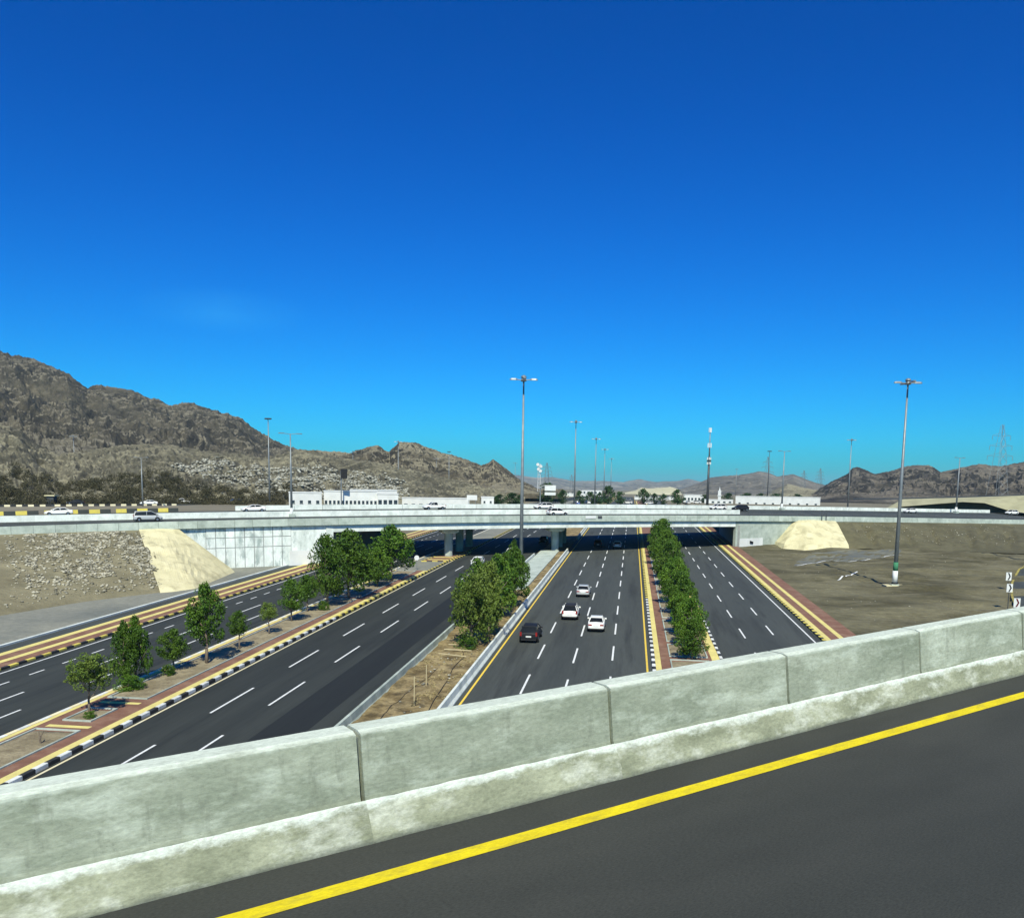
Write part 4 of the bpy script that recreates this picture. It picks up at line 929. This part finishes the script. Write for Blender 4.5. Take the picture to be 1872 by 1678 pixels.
# cantilever signs
def sign(px, pt, pb, wpx, d, label, back=True, side=-1):
    a = PD(px, pt, d); hgt = (pb-pt)*d/F; w = wpx*d/F; t = thing('road_sign', label, 'road sign', (a.x, a.y, 9.5), YAW); H2 = a.z-9.5
    MB().bar((side*w*.9, 0, 0), (side*w*.9, 0, H2-.8), .22, .2, 8).bar((side*w*.9, 0, H2-.8), (side*w*.6, 0, H2-.2), .2, .18, 8).bar((side*w*.6, 0, H2-.2), (w*.5, 0, H2-.3), .18, .12, 8).build('cantilever_pole', M['steel'], t)
    return t, w, hgt, H2
t, w, hgt, H2 = sign(1006, 887, 905, 20, 330, 'white cantilever road sign of two panels beyond the overpass')
MB().box(-w/2, w/2, -.12, -.02, H2-hgt*.55, H2).build('sign_panel', M['white'], t); MB().box(-w/2, w/2, -.12, -.02, H2-hgt, H2-hgt*.7).build('sign_panel', M['white'], t)
t, w, hgt, H2 = sign(629, 857, 874, 11, 300, 'dark square sign box on a grey pole before the white building', side=-.55)
MB().box(-w/2, w/2, -.5, .3, H2-hgt, H2).build('sign_panel', M['black'], t)
p = PD(863, 905, 300); t = thing('billboard', 'small white billboard in front of the brown hills', 'billboard', (p.x, p.y, 9.5), YAW); MB().box(-1.75, 1.75, -.1, .1, p.z-9.5-1.7, p.z-9.5).build('board', M['white'], t)
for s2 in (-1.2, 1.2): MB().bar((s2, .1, 0), (s2, .1, p.z-9.5-1.7), .08).build('post', M['steel'], t)

# ================================================================== BUILDINGS
def building(px0, px1, pt, d, label, m='white', depth_=12, win=None, floors=1, parapet=True, base=9.0, name='building', cat='building'):
    a, b = PD(px0, pt, d), PD(px1, pt, d); c = (a+b)/2; w = (b-a).length; an = math.atan2(b.y-a.y, b.x-a.x); H2 = c.z-base
    t = thing(name, label, cat, (c.x, c.y, base), an)
    MB().box(-w/2, w/2, 0, depth_, 0, H2-.3).build('walls', M[m], t)
    if parapet: MB().box(-w/2-.15, w/2+.15, -.15, depth_+.15, H2-.3, H2).build('roof', M[m], t)
    if win:
        n, z0, z1, ww = win
        me = MB().box(-ww/2, ww/2, -.08, .0, z0, z1).mesh('window', M['window']); sl = MB().box(-ww/2-.1, ww/2+.1, -.16, -.0, z0-.12, z0).mesh('sill', M['conc'])
        for k in range(n):
            x_ = -w/2+w*(k+.5)/n; o = link('window', me, t, (x_, 0, 0)); link('sill', sl, o)
    return t
building(528, 588, 899.5, 300, 'low white flat-roofed block left of the white building with windows', win=(4, 1.2+1, 2.2+1, 1.0))
building(592, 690, 897, 305, 'long white flat-roofed building with a row of small windows', win=(13, 2., 3.2, .8))
building(640, 726, 895, 320, 'upper white storey behind the long building', win=(8, 4.4, 5.4, 1.0))
building(690, 728, 902, 302, 'white annex with dark doorway at the right end of the long building', win=(4, 2., 3.6, 1.2))
building(735, 858, 909.5, 330, 'low white wall of boxes right of the long building', depth_=2, win=(9, 1.2, 1.9, 1.3))
building(880, 903, 908, 380, 'small white hut left of the dark trees', win=(2, 1.5, 2.4, .8))
building(1345, 1500, 907.5, 520, 'long white compound wall below the pale hills', depth_=3, win=(10, .8, 1.6, 1.2), name='compound_wall', cat='wall')
building(1288, 1340, 913, 520, 'low white hall left of the compound wall', depth_=10, win=(5, 1.2, 2.0, 1.4))
building(1250, 1288, 904, 560, 'white two storey house cluster near the telecom monopole', win=(6, 2., 3.4, 1.2))
building(1160, 1232, 908, 700, 'pale row of houses behind the centre trees', win=(10, 2., 3.4, 1.3), depth_=14)
building(1058, 1100, 896, 900, 'pale hillside building behind the road sign trees', win=(6, 3., 5, 1.8), depth_=14)
building(1020, 1050, 901, 850, 'white hillside house right of the road sign', win=(4, 3., 4.5, 1.6), depth_=14)
t = building(1313, 1318.5, 896, 540, 'slim white minaret tower above the low hall', depth_=1.8, parapet=False, name='minaret', cat='minaret'); zt = PD(1315, 896, 540).z-9.0
MB().bar((0, .9, zt-.3), (0, .9, zt+2.0), .5, .05, 8).build('spire', M['white'], t)
MB().box(-1.25, 1.25, -.3, 2.1, zt-3.4, zt-3.0).build('balcony', M['white'], t)
# small dark kiosk by the scrub, left
p = PD(91, 905, 285); t = thing('kiosk', 'small dark kiosk with a pale roof at the edge of the scrub', 'kiosk', (p.x, p.y, 10.2), YAW)
MB().box(-1.0, 1.0, 0, 2, 0, p.z-10.2-.3).build('walls', M['steel_dark'], t); MB().box(-1.5, 1.5, -.4, 2.4, p.z-10.2-.3, p.z-10.2).build('roof', M['conc_tan'], t)

# kerbed roads on the plateau, left behind the overpass
def kerbrow(pts, ln, cols, w, h, label):
    k = thing('kerb', None, None, kind='structure'); P = [Vector(p) for p in pts]; i = 0
    ms = {c: MB().box(0, ln*.98, -w/2, w/2, -.4, h).mesh('kerb_stone', M[c]) for c in cols}
    for a, b in zip(P[:-1], P[1:]):
        L = (b-a).length; n = int(L/ln); d = (b-a).normalized(); an = math.atan2(d.y, d.x)
        for q in range(n):
            c = a+d*(q*ln); link('kerb_stone', ms[cols[i % 2]], k, tuple(c), (0, -math.asin(d.z), an)); i += 1
    return k
def onplat(px, py):     # plateau point seen at this bearing
    best = None
    for v in frange(VF, VF+130, .5):
        u, z = hit(px, py, v); t_ = min(1, (v-VF)/120.); zz2 = (zf(u)-.06)*(1-t_)+10.6*t_
        if z <= zz2: return Vector(UVp(u, v, zz2))
    return Vector(UVp(*((lambda h_: (h_[0], VF+130))(hit(px, py, VF+130))), 10.6))
uA, uB = upx(-60, VF), upx(335, VF)
kerbrow([UVp(u, VF+.1, zf(u)) for u in frange(uA, uB, 12)], 1.9, ('kerb_yellow', 'asphalt'), .4, .75, '')
ra = [onplat(px, py) for px, py in ((-60, 927), (100, 925.5), (250, 924.5), (330, 924))]
kerbrow(ra, 1.35, ('paint_cream', 'kerb_black'), .4, .5, '')
rb = [onplat(px, py) for px, py in ((-60, 920.5), (100, 920), (250, 919.8), (420, 920))]
kerbrow(rb, 1.7, ('paint_cream', 'kerb_black'), .4, .5, '')
rows = [[tuple(a_+Vector((0, .6, .05))), tuple(b_+Vector((0, -.6, .05)))] for a_, b_ in zip(ra, rb)]
tag(MB().grid(rows).build('road', M['asphalt']), kind='structure')

# tan concrete portal at the far right
pR = []
def pr(px, py, d): q = PD(px, py, d); return (q.x, q.y, q.z)
port = thing('underpass_portal', 'tan concrete ramp wall with curved dark opening at the far right', 'wall', pr(1700, 925, 352))
lo_ = Vector(port.location)
def pb_(mb, name, m): o = mb.build(name, m, port); o.location = -lo_; return o
topl = [(1618,930),(1650,912.5),(1700,911),(1760,909.5),(1820,907.5),(1872,905.5),(2000,902)]
botl = [(1618,931),(1650,926),(1700,922),(1760,917.5),(1800,919.5),(1840,932),(2000,960)]
F1 = [(262, 272)]*7
rowsT = [[pr(b[0], b[1], 340), pr((a[0]+b[0])/2, (a[1]+b[1])/2, 346), pr(a[0], a[1], 352)] for a, b in zip(topl, botl)]
pb_(MB().grid(rowsT), 'slope_face', M['ramp'])
pb_(MB().grid([[pr(a[0], a[1], 352), tuple(Vector(pr(a[0], a[1], 352))+Vector((4, 12, 0)))] for a in topl]), 'crest', M['slope_right'])
# recessed wall behind the opening, its shade put in as dark concrete colour
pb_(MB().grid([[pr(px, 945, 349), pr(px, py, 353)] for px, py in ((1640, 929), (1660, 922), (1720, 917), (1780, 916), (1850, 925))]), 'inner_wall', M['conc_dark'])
tag(MB().grid([[pr(px, py+1, 358), pr(px, py-1.2, 378)] for px, py in ((1560,912),(1650,911.5),(1760,908.5),(1872,905),(2050,900))]).build('road', M['asphalt_dark']), kind='structure')

# ================================================================== VEHICLES
def vehicle(kind, paint, roof=None):
    t = thing({'sedan': 'sedan', 'suv': 'suv', 'van': 'minivan', 'pickup': 'pickup', 'truck': 'truck'}[kind], None, None); P = M[paint]
    if kind == 'sedan': st = [(-2.38,.74,.42,.80),(-2.3,.84,.32,.98),(-1.7,.90,.28,1.03),(-.6,.91,.26,1.0),(.9,.91,.26,.96),(1.6,.89,.28,.88),(2.15,.82,.3,.76),(2.38,.66,.36,.60)]; gb, gt, zb, zr, wb, wt = (-1.85, 1.25), (-1.05, .22), .97, 1.44, .82, .60
    elif kind == 'suv': st = [(-2.35,.78,.45,.92),(-2.28,.89,.36,1.06),(-1.2,.93,.30,1.10),(.9,.93,.30,1.05),(1.5,.91,.32,.98),(2.15,.85,.34,.88),(2.36,.70,.40,.68)]; gb, gt, zb, zr, wb, wt = (-2.22, 1.3), (-1.62, .25), 1.04, 1.64, .86, .64
    elif kind == 'van': st = [(-2.35,.80,.38,1.0),(-2.28,.88,.30,1.1),(-1.2,.91,.27,1.1),(1.2,.91,.27,1.04),(1.9,.86,.28,.88),(2.32,.7,.36,.64)]; gb, gt, zb, zr, wb, wt = (-2.25, 1.75), (-2.0, .55), 1.06, 1.76, .86, .68
    else: st = [(-2.6,.84,.5,1.0),(-2.5,.9,.42,1.05),(.9,.92,.4,1.1),(1.6,.92,.4,1.06),(2.3,.88,.42,.98),(2.5,.74,.48,.78)]; gb, gt, zb, zr, wb, wt = (-.75, 1.3), (-.6, .45), 1.06, 1.72, .86, .70
    def ring(y_, w, z0, z1): return [(-w*.86,y_,z0),(-w,y_,z0+.14),(-w,y_,z0+(z1-z0)*.6),(-w*.97,y_,z1-.09),(-w*.86,y_,z1),(0,y_,z1+.03),(w*.86,y_,z1),(w*.97,y_,z1-.09),(w,y_,z0+(z1-z0)*.6),(w,y_,z0+.14),(w*.86,y_,z0)]
    body = MB().loft([ring(*q) for q in st]).build('body', P, t, False)
    if kind == 'pickup': MB().box(-.72, .72, -2.42, -.85, 1.06, 1.085).build('bed_liner', M['trim'], t)
    g = MB().loft([[(-wb,gb[0],zb),(wb,gb[0],zb),(wb,gb[1],zb),(-wb,gb[1],zb)], [(-wt,gt[0],zr-.03),(wt,gt[0],zr-.03),(wt,gt[1],zr-.03),(-wt,gt[1],zr-.03)]]); g.build('windows', M['glass'], t)
    rf = M[roof] if roof else P
    MB().loft([[(-wt-.03,gt[0]-.05,zr-.06),(wt+.03,gt[0]-.05,zr-.06),(wt+.03,gt[1]+.06,zr-.06),(-wt-.03,gt[1]+.06,zr-.06)], [(-wt+.02,gt[0],zr+.01),(wt-.02,gt[0],zr+.01),(wt-.02,gt[1],zr+.01),(-wt+.02,gt[1],zr+.01)]]).build('roof', rf, t)
    pl_ = MB()
    for s2 in (-1, 1):
        for (y0_, y1_) in ((gb[0], gt[0]), (gb[1], gt[1])): pl_.bar((s2*wb, y0_, zb), (s2*(wt+.005), y1_, zr-.03), .05, .04, 5)
        ym = (gb[0]+gb[1])/2; pl_.bar((s2*(wb+.005), ym, zb), (s2*(wt+.01), ym*.85, zr-.04), .04, .04, 4)
    pl_.build('pillars', P, t)
    Lr, Lf = st[0][0], st[-1][0]; wr = st[1][1]; zt2 = st[1][3]
    ty = MB().bar((-.11,0,0),(.11,0,0), .335, .335, 14).mesh('tyre', M['tyre'], True); rm = MB().bar((-.02,0,0),(.02,0,0), .21, .18, 10).mesh('rim', M['rim']); ar = MB().bar((-.02,0,0),(.02,0,0), .41, .41, 14).mesh('wheel_arch', M['trim'])
    for yw in (Lr+.85, Lf-.88):
        for s2 in (-1, 1):
            w_ = link('wheel', ty, t, (s2*(wr-.01), yw, .335)); link('rim', rm, w_, (s2*.105, 0, 0)); link('wheel_arch', ar, t, (s2*(wr+.02), yw, .37))
    for s2 in (-1, 1):
        tl = MB().box(-.19, .19, -.05, .05, -.08, .08) if kind in ('sedan',) else MB().box(-.09, .09, -.05, .05, -.2, .2)
        tl.build('tail_lamp', M['tail'], t).location = (s2*(wr-.22 if kind == 'sedan' else wr-.1), Lr+.045, zt2-.17 if kind == 'sedan' else zt2-.12)
        MB().box(-.17, .17, -.06, .05, -.07, .07).build('head_lamp', M['lamp'], t).location = (s2*(st[-2][1]-.18), Lf-.14, st[-2][3]-.12)
        MB().box(-.11, .11, -.05, .05, -.07, .07).build('mirror', P, t).location = (s2*(wb+.12), gb[1]-.45, zb+.06)
    MB().box(-.27, .27, Lr-.012, Lr+.02, .62, .76).build('number_plate', M['plate'], t)
    MB().box(-wr+.1, wr-.1, Lr+.0, Lr+.1, .30, .44).build('rear_bumper', M['trim'], t)
    MB().box(-.5, .5, Lf-.05, Lf+.01, .42, .58).build('grille', M['trim'], t)
    for ch in [c for c in t.children if c.name.split('.')[0] in ('body', 'roof', 'windows')]:
        bv = ch.modifiers.new('bevel', 'BEVEL'); bv.width = .07 if ch.name.startswith('body') else .04; bv.segments = 3; bv.limit_method = 'ANGLE'; bv.angle_limit = math.radians(22)
        ch.data.polygons.foreach_set('use_smooth', [True]*len(ch.data.polygons))
    return t
def put(kind, paint, loc, yaw, label, cat, pitch=0., roof=None, group=None):
    t = vehicle(kind, paint, roof); t.location = loc; t.rotation_euler = (pitch, 0, yaw); tag(t, label, cat, group); return t
sl = math.atan(S)
def onroad(px, pb, kind, paint, label, cat, away=True, roof=None, xoff=0):
    b = G(px, pb); y_ = b.y+2.3; x_ = b.x+xoff
    return put(kind, paint, (x_, y_, rz(y_)+.012), 0 if away else math.pi, label, cat, sl if away else -sl, roof)
onroad(966, 1176, 'suv', 'car_black', 'black car in the leftmost lane of the four-lane road, nearest the camera', 'car')
onroad(1041, 1134, 'suv', 'car_white', 'white car with a dark roof straddling the left lane dashes', 'car', roof='trim')
onroad(1089, 1156, 'sedan', 'car_white', 'all-white sedan nearest the camera in the middle lane', 'car')
onroad(1065, 1092, 'sedan', 'car_silver', 'silver white sedan ahead of the two white cars', 'car')
onroad(1128, 1003, 'sedan', 'car_silver', 'car at the front edge of the bridge shadow in the third lane', 'car')
onroad(1093, 1001, 'suv', 'car_black', 'dark car fully in the bridge shadow', 'car')
onroad(869, 1038, 'suv', 'car_white', 'white car coming towards the camera left of the central trees', 'car', away=False)
onroad(932, 1021, 'van', 'car_white', 'white van partly hidden behind the central tree clump', 'van', away=False)
onroad(992, 995, 'suv', 'car_black', 'dark car in the bridge shadow between the two central piers', 'car', away=False)
ud = math.atan2(U.y, U.x)
def ondeck(px, v, kind, paint, label, cat, right=True, roof=None):
    u = upx(px, v); a = ud-math.pi/2 if right else ud+math.pi/2
    du = (deckz(u+2, v)-deckz(u-2, v))/4; return put(kind, paint, UVp(u, v, deckz(u, v)+.03), a, label, cat, math.atan(du)*(1 if right else -1), roof)
ondeck(270, 11.5, 'van', 'car_silver', 'silver minivan on the overpass above the tan slope paving', 'minivan')
ondeck(1019, 11.5, 'suv', 'car_white', 'white hatchback on the near lane of the overpass above the central pier', 'car')
ondeck(107, 29, 'sedan', 'car_white', 'white sedan on the far lanes at the left end of the overpass', 'car', False)
ondeck(463, 29, 'sedan', 'car_white', 'white sedan on the far lanes above the washed wing wall', 'car', False)
ondeck(793, 29, 'pickup', 'car_white', 'white pickup truck on the far lanes of the overpass', 'pickup', False)
ondeck(993, 29, 'suv', 'car_white', 'white car on the far lanes partly behind the white hatchback', 'car', False)
ondeck(1312, 29, 'suv', 'car_white', 'white estate car on the far lanes right of the telecom monopole', 'car', False)
ondeck(1353, 26, 'suv', 'car_black', 'black car on the far lanes at the end of the median barrier', 'car', False)
ondeck(1664, 26, 'sedan', 'car_white', 'white car beside the tall right mast on the overpass', 'car', False)
ondeck(1850, 26, 'suv', 'car_white', 'white car at the far right end of the overpass', 'car', False)
def onplain(px, py, kind, paint, label, cat, yaw=None):
    b = onplat(px, py) if px < 500 else PZ(px, py, 9.6); put(kind, paint, (b.x, b.y, b.z+.06 if px < 500 else 9.62), yaw if yaw is not None else ud+math.pi/2, label, cat)
onplain(138, 923, 'sedan', 'car_black', 'black car on the kerbed road behind the overpass at the left', 'car')
onplain(272, 923.5, 'sedan', 'car_white', 'white car at the foot of the slim lamp in the scrub', 'car')
onplain(332, 921.5, 'pickup', 'car_white', 'white pickup on the kerbed road behind the overpass', 'pickup')
onplain(428, 922, 'suv', 'car_blue', 'blue grey car behind the white sedan at the left', 'car')
onplain(1056, 923, 'van', 'car_blue', 'blue van at the foot of the first centre mast', 'van', 0.2)
for i, (px, py) in enumerate(((1075, 921), (1148, 921), (1186, 922), (1258, 921), (1275, 920.5))):
    onplain(px, py, 'van', 'car_white', ['white van behind the first centre mast', 'white van between the far dark trees', 'white van right of the tall centre tree', 'white van by the white houses', 'white van left of the telecom monopole'][i], 'van', .3+i)

# ================================================================== SMALL THINGS
# traffic island under the left pier and its hatched nose
cx, cy = -34.2, 166.
isl = thing('traffic_island', 'raised traffic island with yellow and black kerbs at the foot of the left pier', 'traffic island', (0, 0, 0))
ol = [(-38.2,157.5),(-33.2,158.5),(-32.2,176.),(-36.8,176.)]
MB().hexa([(x_, y_, rz(y_)-.1) for x_, y_ in ol], [(x_, y_, rz(y_)+.14) for x_, y_ in ol]).build('paving', M['brick'], isl)
for cc in range(2):
    pass
for k in range(3):
    y_ = 160+k*4.5; MB().hexa([(-37.6,y_,rz(y_)+.1),(-33.2,y_,rz(y_)+.1),(-33.2,y_+1.2,rz(y_+1.2)+.1),(-37.6,y_+1.2,rz(y_+1.2)+.1)], [(-37.6,y_,rz(y_)+.15),(-33.2,y_,rz(y_)+.15),(-33.2,y_+1.2,rz(y_+1.2)+.15),(-37.6,y_+1.2,rz(y_+1.2)+.15)]).build('yellow_band', M['band_yellow'], isl)
kms = [MB().box(0, .98, -.16, .16, -.15, .17).mesh('kerb_stone', M[c]) for c in ('kerb_yellow', 'kerb_black')]
i = 0
for a, b in zip(ol, ol[1:]+ol[:1]):
    A, B_ = Vector((*a, rz(a[1]))), Vector((*b, rz(b[1]))); d = (B_-A); L = d.length; d.normalize()
    for q in range(int(L)): c = A+d*q; link('kerb_stone', kms[i % 2], isl, tuple(c), (0, -math.asin(d.z), math.atan2(d.y, d.x))); i += 1
tag(isl, None, None)
b = G(762, 1042); t = thing('round_sign', 'round white traffic sign on a thin post at the end of the left median', 'road sign', (b.x, b.y, b.z), 0)
MB().bar((0,0,0),(0,0,2.4), .05).build('post', M['steel'], t); MB().bar((0,-.06,2.1),(0,-.02,2.1), .42, .42, 16).build('disc', M['white'], t)
# saplings with support stakes on the dirt median
for px, pb, pt, lb in ((779, 1262, 1219, 'taller pale stake in the dirt median'), (757, 1300, 1240, 'thin pale stake with a dry sapling near the barrier')):
    b = G(px, pb); d = depth(b); t = thing('stake', lb, 'stake', (b.x, b.y, b.z+.2)); hh = (pb-pt)*d/F
    MB().bar((0,0,-.2),(.02,0,hh), .035).build('stake_pole', M['pole_wood'], t)
    if pt > 1230: Q, Fq = leafcloud(140, [(0,0,.2,.25),(.1,0,.5,.15)], .04, 8); link('dry_twigs', np_mesh('dry_twigs', Q, Fq, M['scrub'], False), t)
b0 = G(74, 1364); t = thing('stump', 'dry forked stump in the nearest planting bed of the left median', 'stump', (b0.x, b0.y, b0.z+.2)); MB().bar((0,0,-.1),(0,0,.5), .06).bar((0,0,.3),(.2,.1,.8), .03).bar((0,0,.3),(-.15,.1,.75), .03).build('stem', M['bark'], t)
# irrigation hoses
def hose(pts, label, r=.035):
    mb = MB(); P = []
    for k in range(len(pts)-1):
        for q in range(6): t_ = q/6; P.append((pts[k][0]*(1-t_)+pts[k+1][0]*t_, pts[k][1]*(1-t_)+pts[k+1][1]*t_))
    P.append(pts[-1]); W = [G(*p) for p in P]
    W = [Vector((w.x, w.y, S*w.y+.06+float(fbm(np.array([w.x*.8]), np.array([w.y*.5]), 5, 11)[0])*.5+.03)) for w in W]
    for a, b in zip(W[:-1], W[1:]): mb.bar(a, b, r, r, 5)
    tag(mb.build('hose', M['rubber']), label, 'hose')
hose([(775,1318),(800,1280),(818,1250),(832,1222),(848,1208),(846,1195)], 'black irrigation hose curving along the right side of the dirt median')
hose([(683,1335),(720,1295),(760,1262),(800,1228)], 'thin black irrigation hose on the left side of the dirt median', .02)
for k, (a, b) in enumerate((((802,1204),(852,1210)),((820,1187),(868,1189)),((812,1196),(862,1199)))):
    A, B_ = G(*a), G(*b); mb = MB().bar((A.x, A.y, A.z+.5), (B_.x, B_.y, B_.z+.5), .05); tag(mb.build('timber_pole', M['pole_wood']), ['lowest pale pole lying across the dirt median before the tree clump', 'farthest pale pole lying across the dirt median', 'middle pale pole lying across the dirt median'][k], 'pole')
# small debris
cs = [tuple(Vector((x_, y_, rz(y_)+.35))) for x_, y_ in ((-17+random.random()*3, 55+random.random()*60) for _ in range(90))]
o = blobs('stones', cs, [random.uniform(.05, .14) for _ in cs], M['stone_pale']); o['label'] = 'stones on the dirt median'
# dry grass tufts on the dirt median
cl = []
for _ in range(900):
    x_, y_ = random.uniform(-18, -13.4), random.uniform(48, 128)
    if fb1(x_*.6, y_*.25, 3, 40) < .46: continue
    cl.append((x_, y_, S*y_+.06+fb1(x_*.8, y_*.5, 5, 11)*.5+.04, random.uniform(.08, .22)))
Q, Fq = leafcloud(16000, cl, .05, 12, shell=.2); Q[:, 2] = np.maximum(Q[:, 2], S*Q[:, 1]+.1)
M['straw'] = mat('straw', (.30,.23,.10), (.42,.35,.18), 1.5, 5, .9)
o = link('dry_grass', np_mesh('dry_grass', Q, Fq, M['straw'], False)); tag(o, kind='stuff'); o['label'] = 'dry yellow grass on the dirt median'
# chevron boards on the curve at the right, with the loop road
for k, (px, pb, pt, w, lb) in enumerate(((1842, 1066, 1046, 10, 'farthest chevron board on the curve at the right edge'), (1842.5, 1100, 1067, 11, 'middle chevron board on the curve at the right edge'), (1856, 1125, 1093, 12, 'nearest chevron board on the curve, with a dark red chevron'))):
    ps = pt+ (15, 15, 17)[k]; b = G(px, pb+14); d = depth(b); t = thing('chevron_sign', lb, 'chevron sign', (b.x, b.y, gz(b.x, b.y)), YAW, 'chevron boards on the curve'); s_ = d/F
    zt_ = PD(px, pt, math.hypot(b.x, b.y)).z-gz(b.x, b.y); zb_ = PD(px, ps, math.hypot(b.x, b.y)).z-gz(b.x, b.y); w_ = w*s_; hh = zt_-zb_
    MB().bar((0,.06,-.2),(0,.06,zt_-.1), .05).build('post', M['steel_dark'], t)
    bd = MB().box(-w_/2, w_/2, -.02, .02, zb_, zt_).build('board', M['white'], t)
    zc_ = (zt_+zb_)/2; c = MB(); th = w_*.26; a0 = -w_*.22; a1 = w_*.26
    for s2 in (-1, 1): c.add([(a0,-.03,zc_+s2*hh*.44),(a0+th,-.03,zc_+s2*hh*.44),(a1+th*.35,-.03,zc_),(a1-th*.65,-.03,zc_)], [(0,1,2,3)])
    c.build('chevron', M['black'] if k < 2 else mat('dark_red', (.10,.01,.015)), t)
cv = [(1890,1024),(1880,1030),(1871,1037),(1863,1045),(1856,1054),(1851,1064),(1849,1076),(1850,1090),(1853,1103),(1858,1118),(1866,1135)]
cw = [G(*q) for q in cv]; cw = [Vector((q.x, q.y, gz(q.x, q.y)+.05)) for q in cw]
kk = thing('kerb', None, None, kind='structure'); i = 0; L_ = .62
kms = [MB().box(0, L_*.97, -.15, .15, -.15, .2).mesh('kerb_stone', M[c]) for c in ('kerb_yellow', 'kerb_black')]
acc = [cw[0]]; 
for a, b in zip(cw[:-1], cw[1:]):
    L = (b-a).length; d = (b-a).normalized()
    for q in range(int(L/L_)): c = a+d*(q*L_); link('kerb_stone', kms[i % 2], kk, tuple(c), (0, -math.asin(d.z), math.atan2(d.y, d.x))); i += 1
rows = []
for q in cw: rows.append([(q.x+.1+k_*1.2, q.y-k_*.15, gz(q.x+.1+k_*1.2, q.y-k_*.15)+.10) for k_ in range(16)])
tag(MB().grid(rows).build('road', M['asphalt']), kind='structure')
# remnants of old asphalt with paint on the right dirt
def patch(pts, m, dz, nm):
    A = [G(*q) for q in pts]; n = 14; rows = []
    for i in range(n+1):
        a = A[0].lerp(A[1], i/n); b = A[3].lerp(A[2], i/n); row = []
        for j in range(n+1):
            p = a.lerp(b, j/n); e_ = min(i, j, n-i, n-j); w = (fb1(p.x*.2, p.y*.1, 3, 6)-.5)*(3 if dz < .05 else 0); row.append((p.x+w, p.y+w, gz(p.x+w, p.y+w)+dz))
        rows.append(row)
    o = MB().grid(rows).build(nm, m); tag(o, kind='structure'); return o
patch([(1455,1034),(1640,1017),(1650,1004),(1480,1010)], M['asphalt_old'], .045, 'old_asphalt')
for a, b in (((1457,1034),(1648,1016)), ((1532,1060),(1567,1047))):
    A, B_ = G(*a), G(*b); d = (B_-A).normalized(); nn = Vector((-d.y, d.x, 0))*.14; rows = []
    for k in range(25): p = A.lerp(B_, k/24); rows.append([(p.x-nn.x, p.y-nn.y, gz(p.x, p.y)+.07), (p.x+nn.x, p.y+nn.y, gz(p.x, p.y)+.07)])
    tag(MB().grid(rows).build('old_line', M['paint_white']), kind='structure')
# sign posts on the right parapet
for px, lb in ((1503.5, 'left of two thin dark posts at the right end of the parapet'), (1511.5, 'right of two thin dark posts at the right end of the parapet')):
    u = upx(px, -.8); q = UVp(u, -.8, zn(u)-.4); t = thing('post', lb, 'post', q); MB().bar((0,0,0),(0,0,2.9), .09, .08, 6).box(-.25,.25,-.05,.05,2.6,2.9).build('post_shaft', M['steel_dark'], t)

# ================================================================== HAZE
hz_top = max((o.matrix_basis.translation.z+max(c[2] for c in o.bound_box)) for o in bpy.data.objects if o.type == 'MESH' and not o.parent)+4
hm_ = bpy.data.materials.new('haze'); hm_.use_nodes = True; hn = hm_.node_tree.nodes; hn.remove(hn['Principled BSDF'])
pv_ = hn.new('ShaderNodeVolumePrincipled'); pv_.inputs['Color'].default_value = (.55, .85, 1, 1); pv_.inputs['Density'].default_value = .00005; pv_.inputs['Anisotropy'].default_value = 0.0
hm_.node_tree.links.new(pv_.outputs[0], hn['Material Output'].inputs['Volume'])
hb = MB().box(-9500, 9500, -700, 12500, -4, hz_top).build('haze', hm_); tag(hb, kind='stuff')
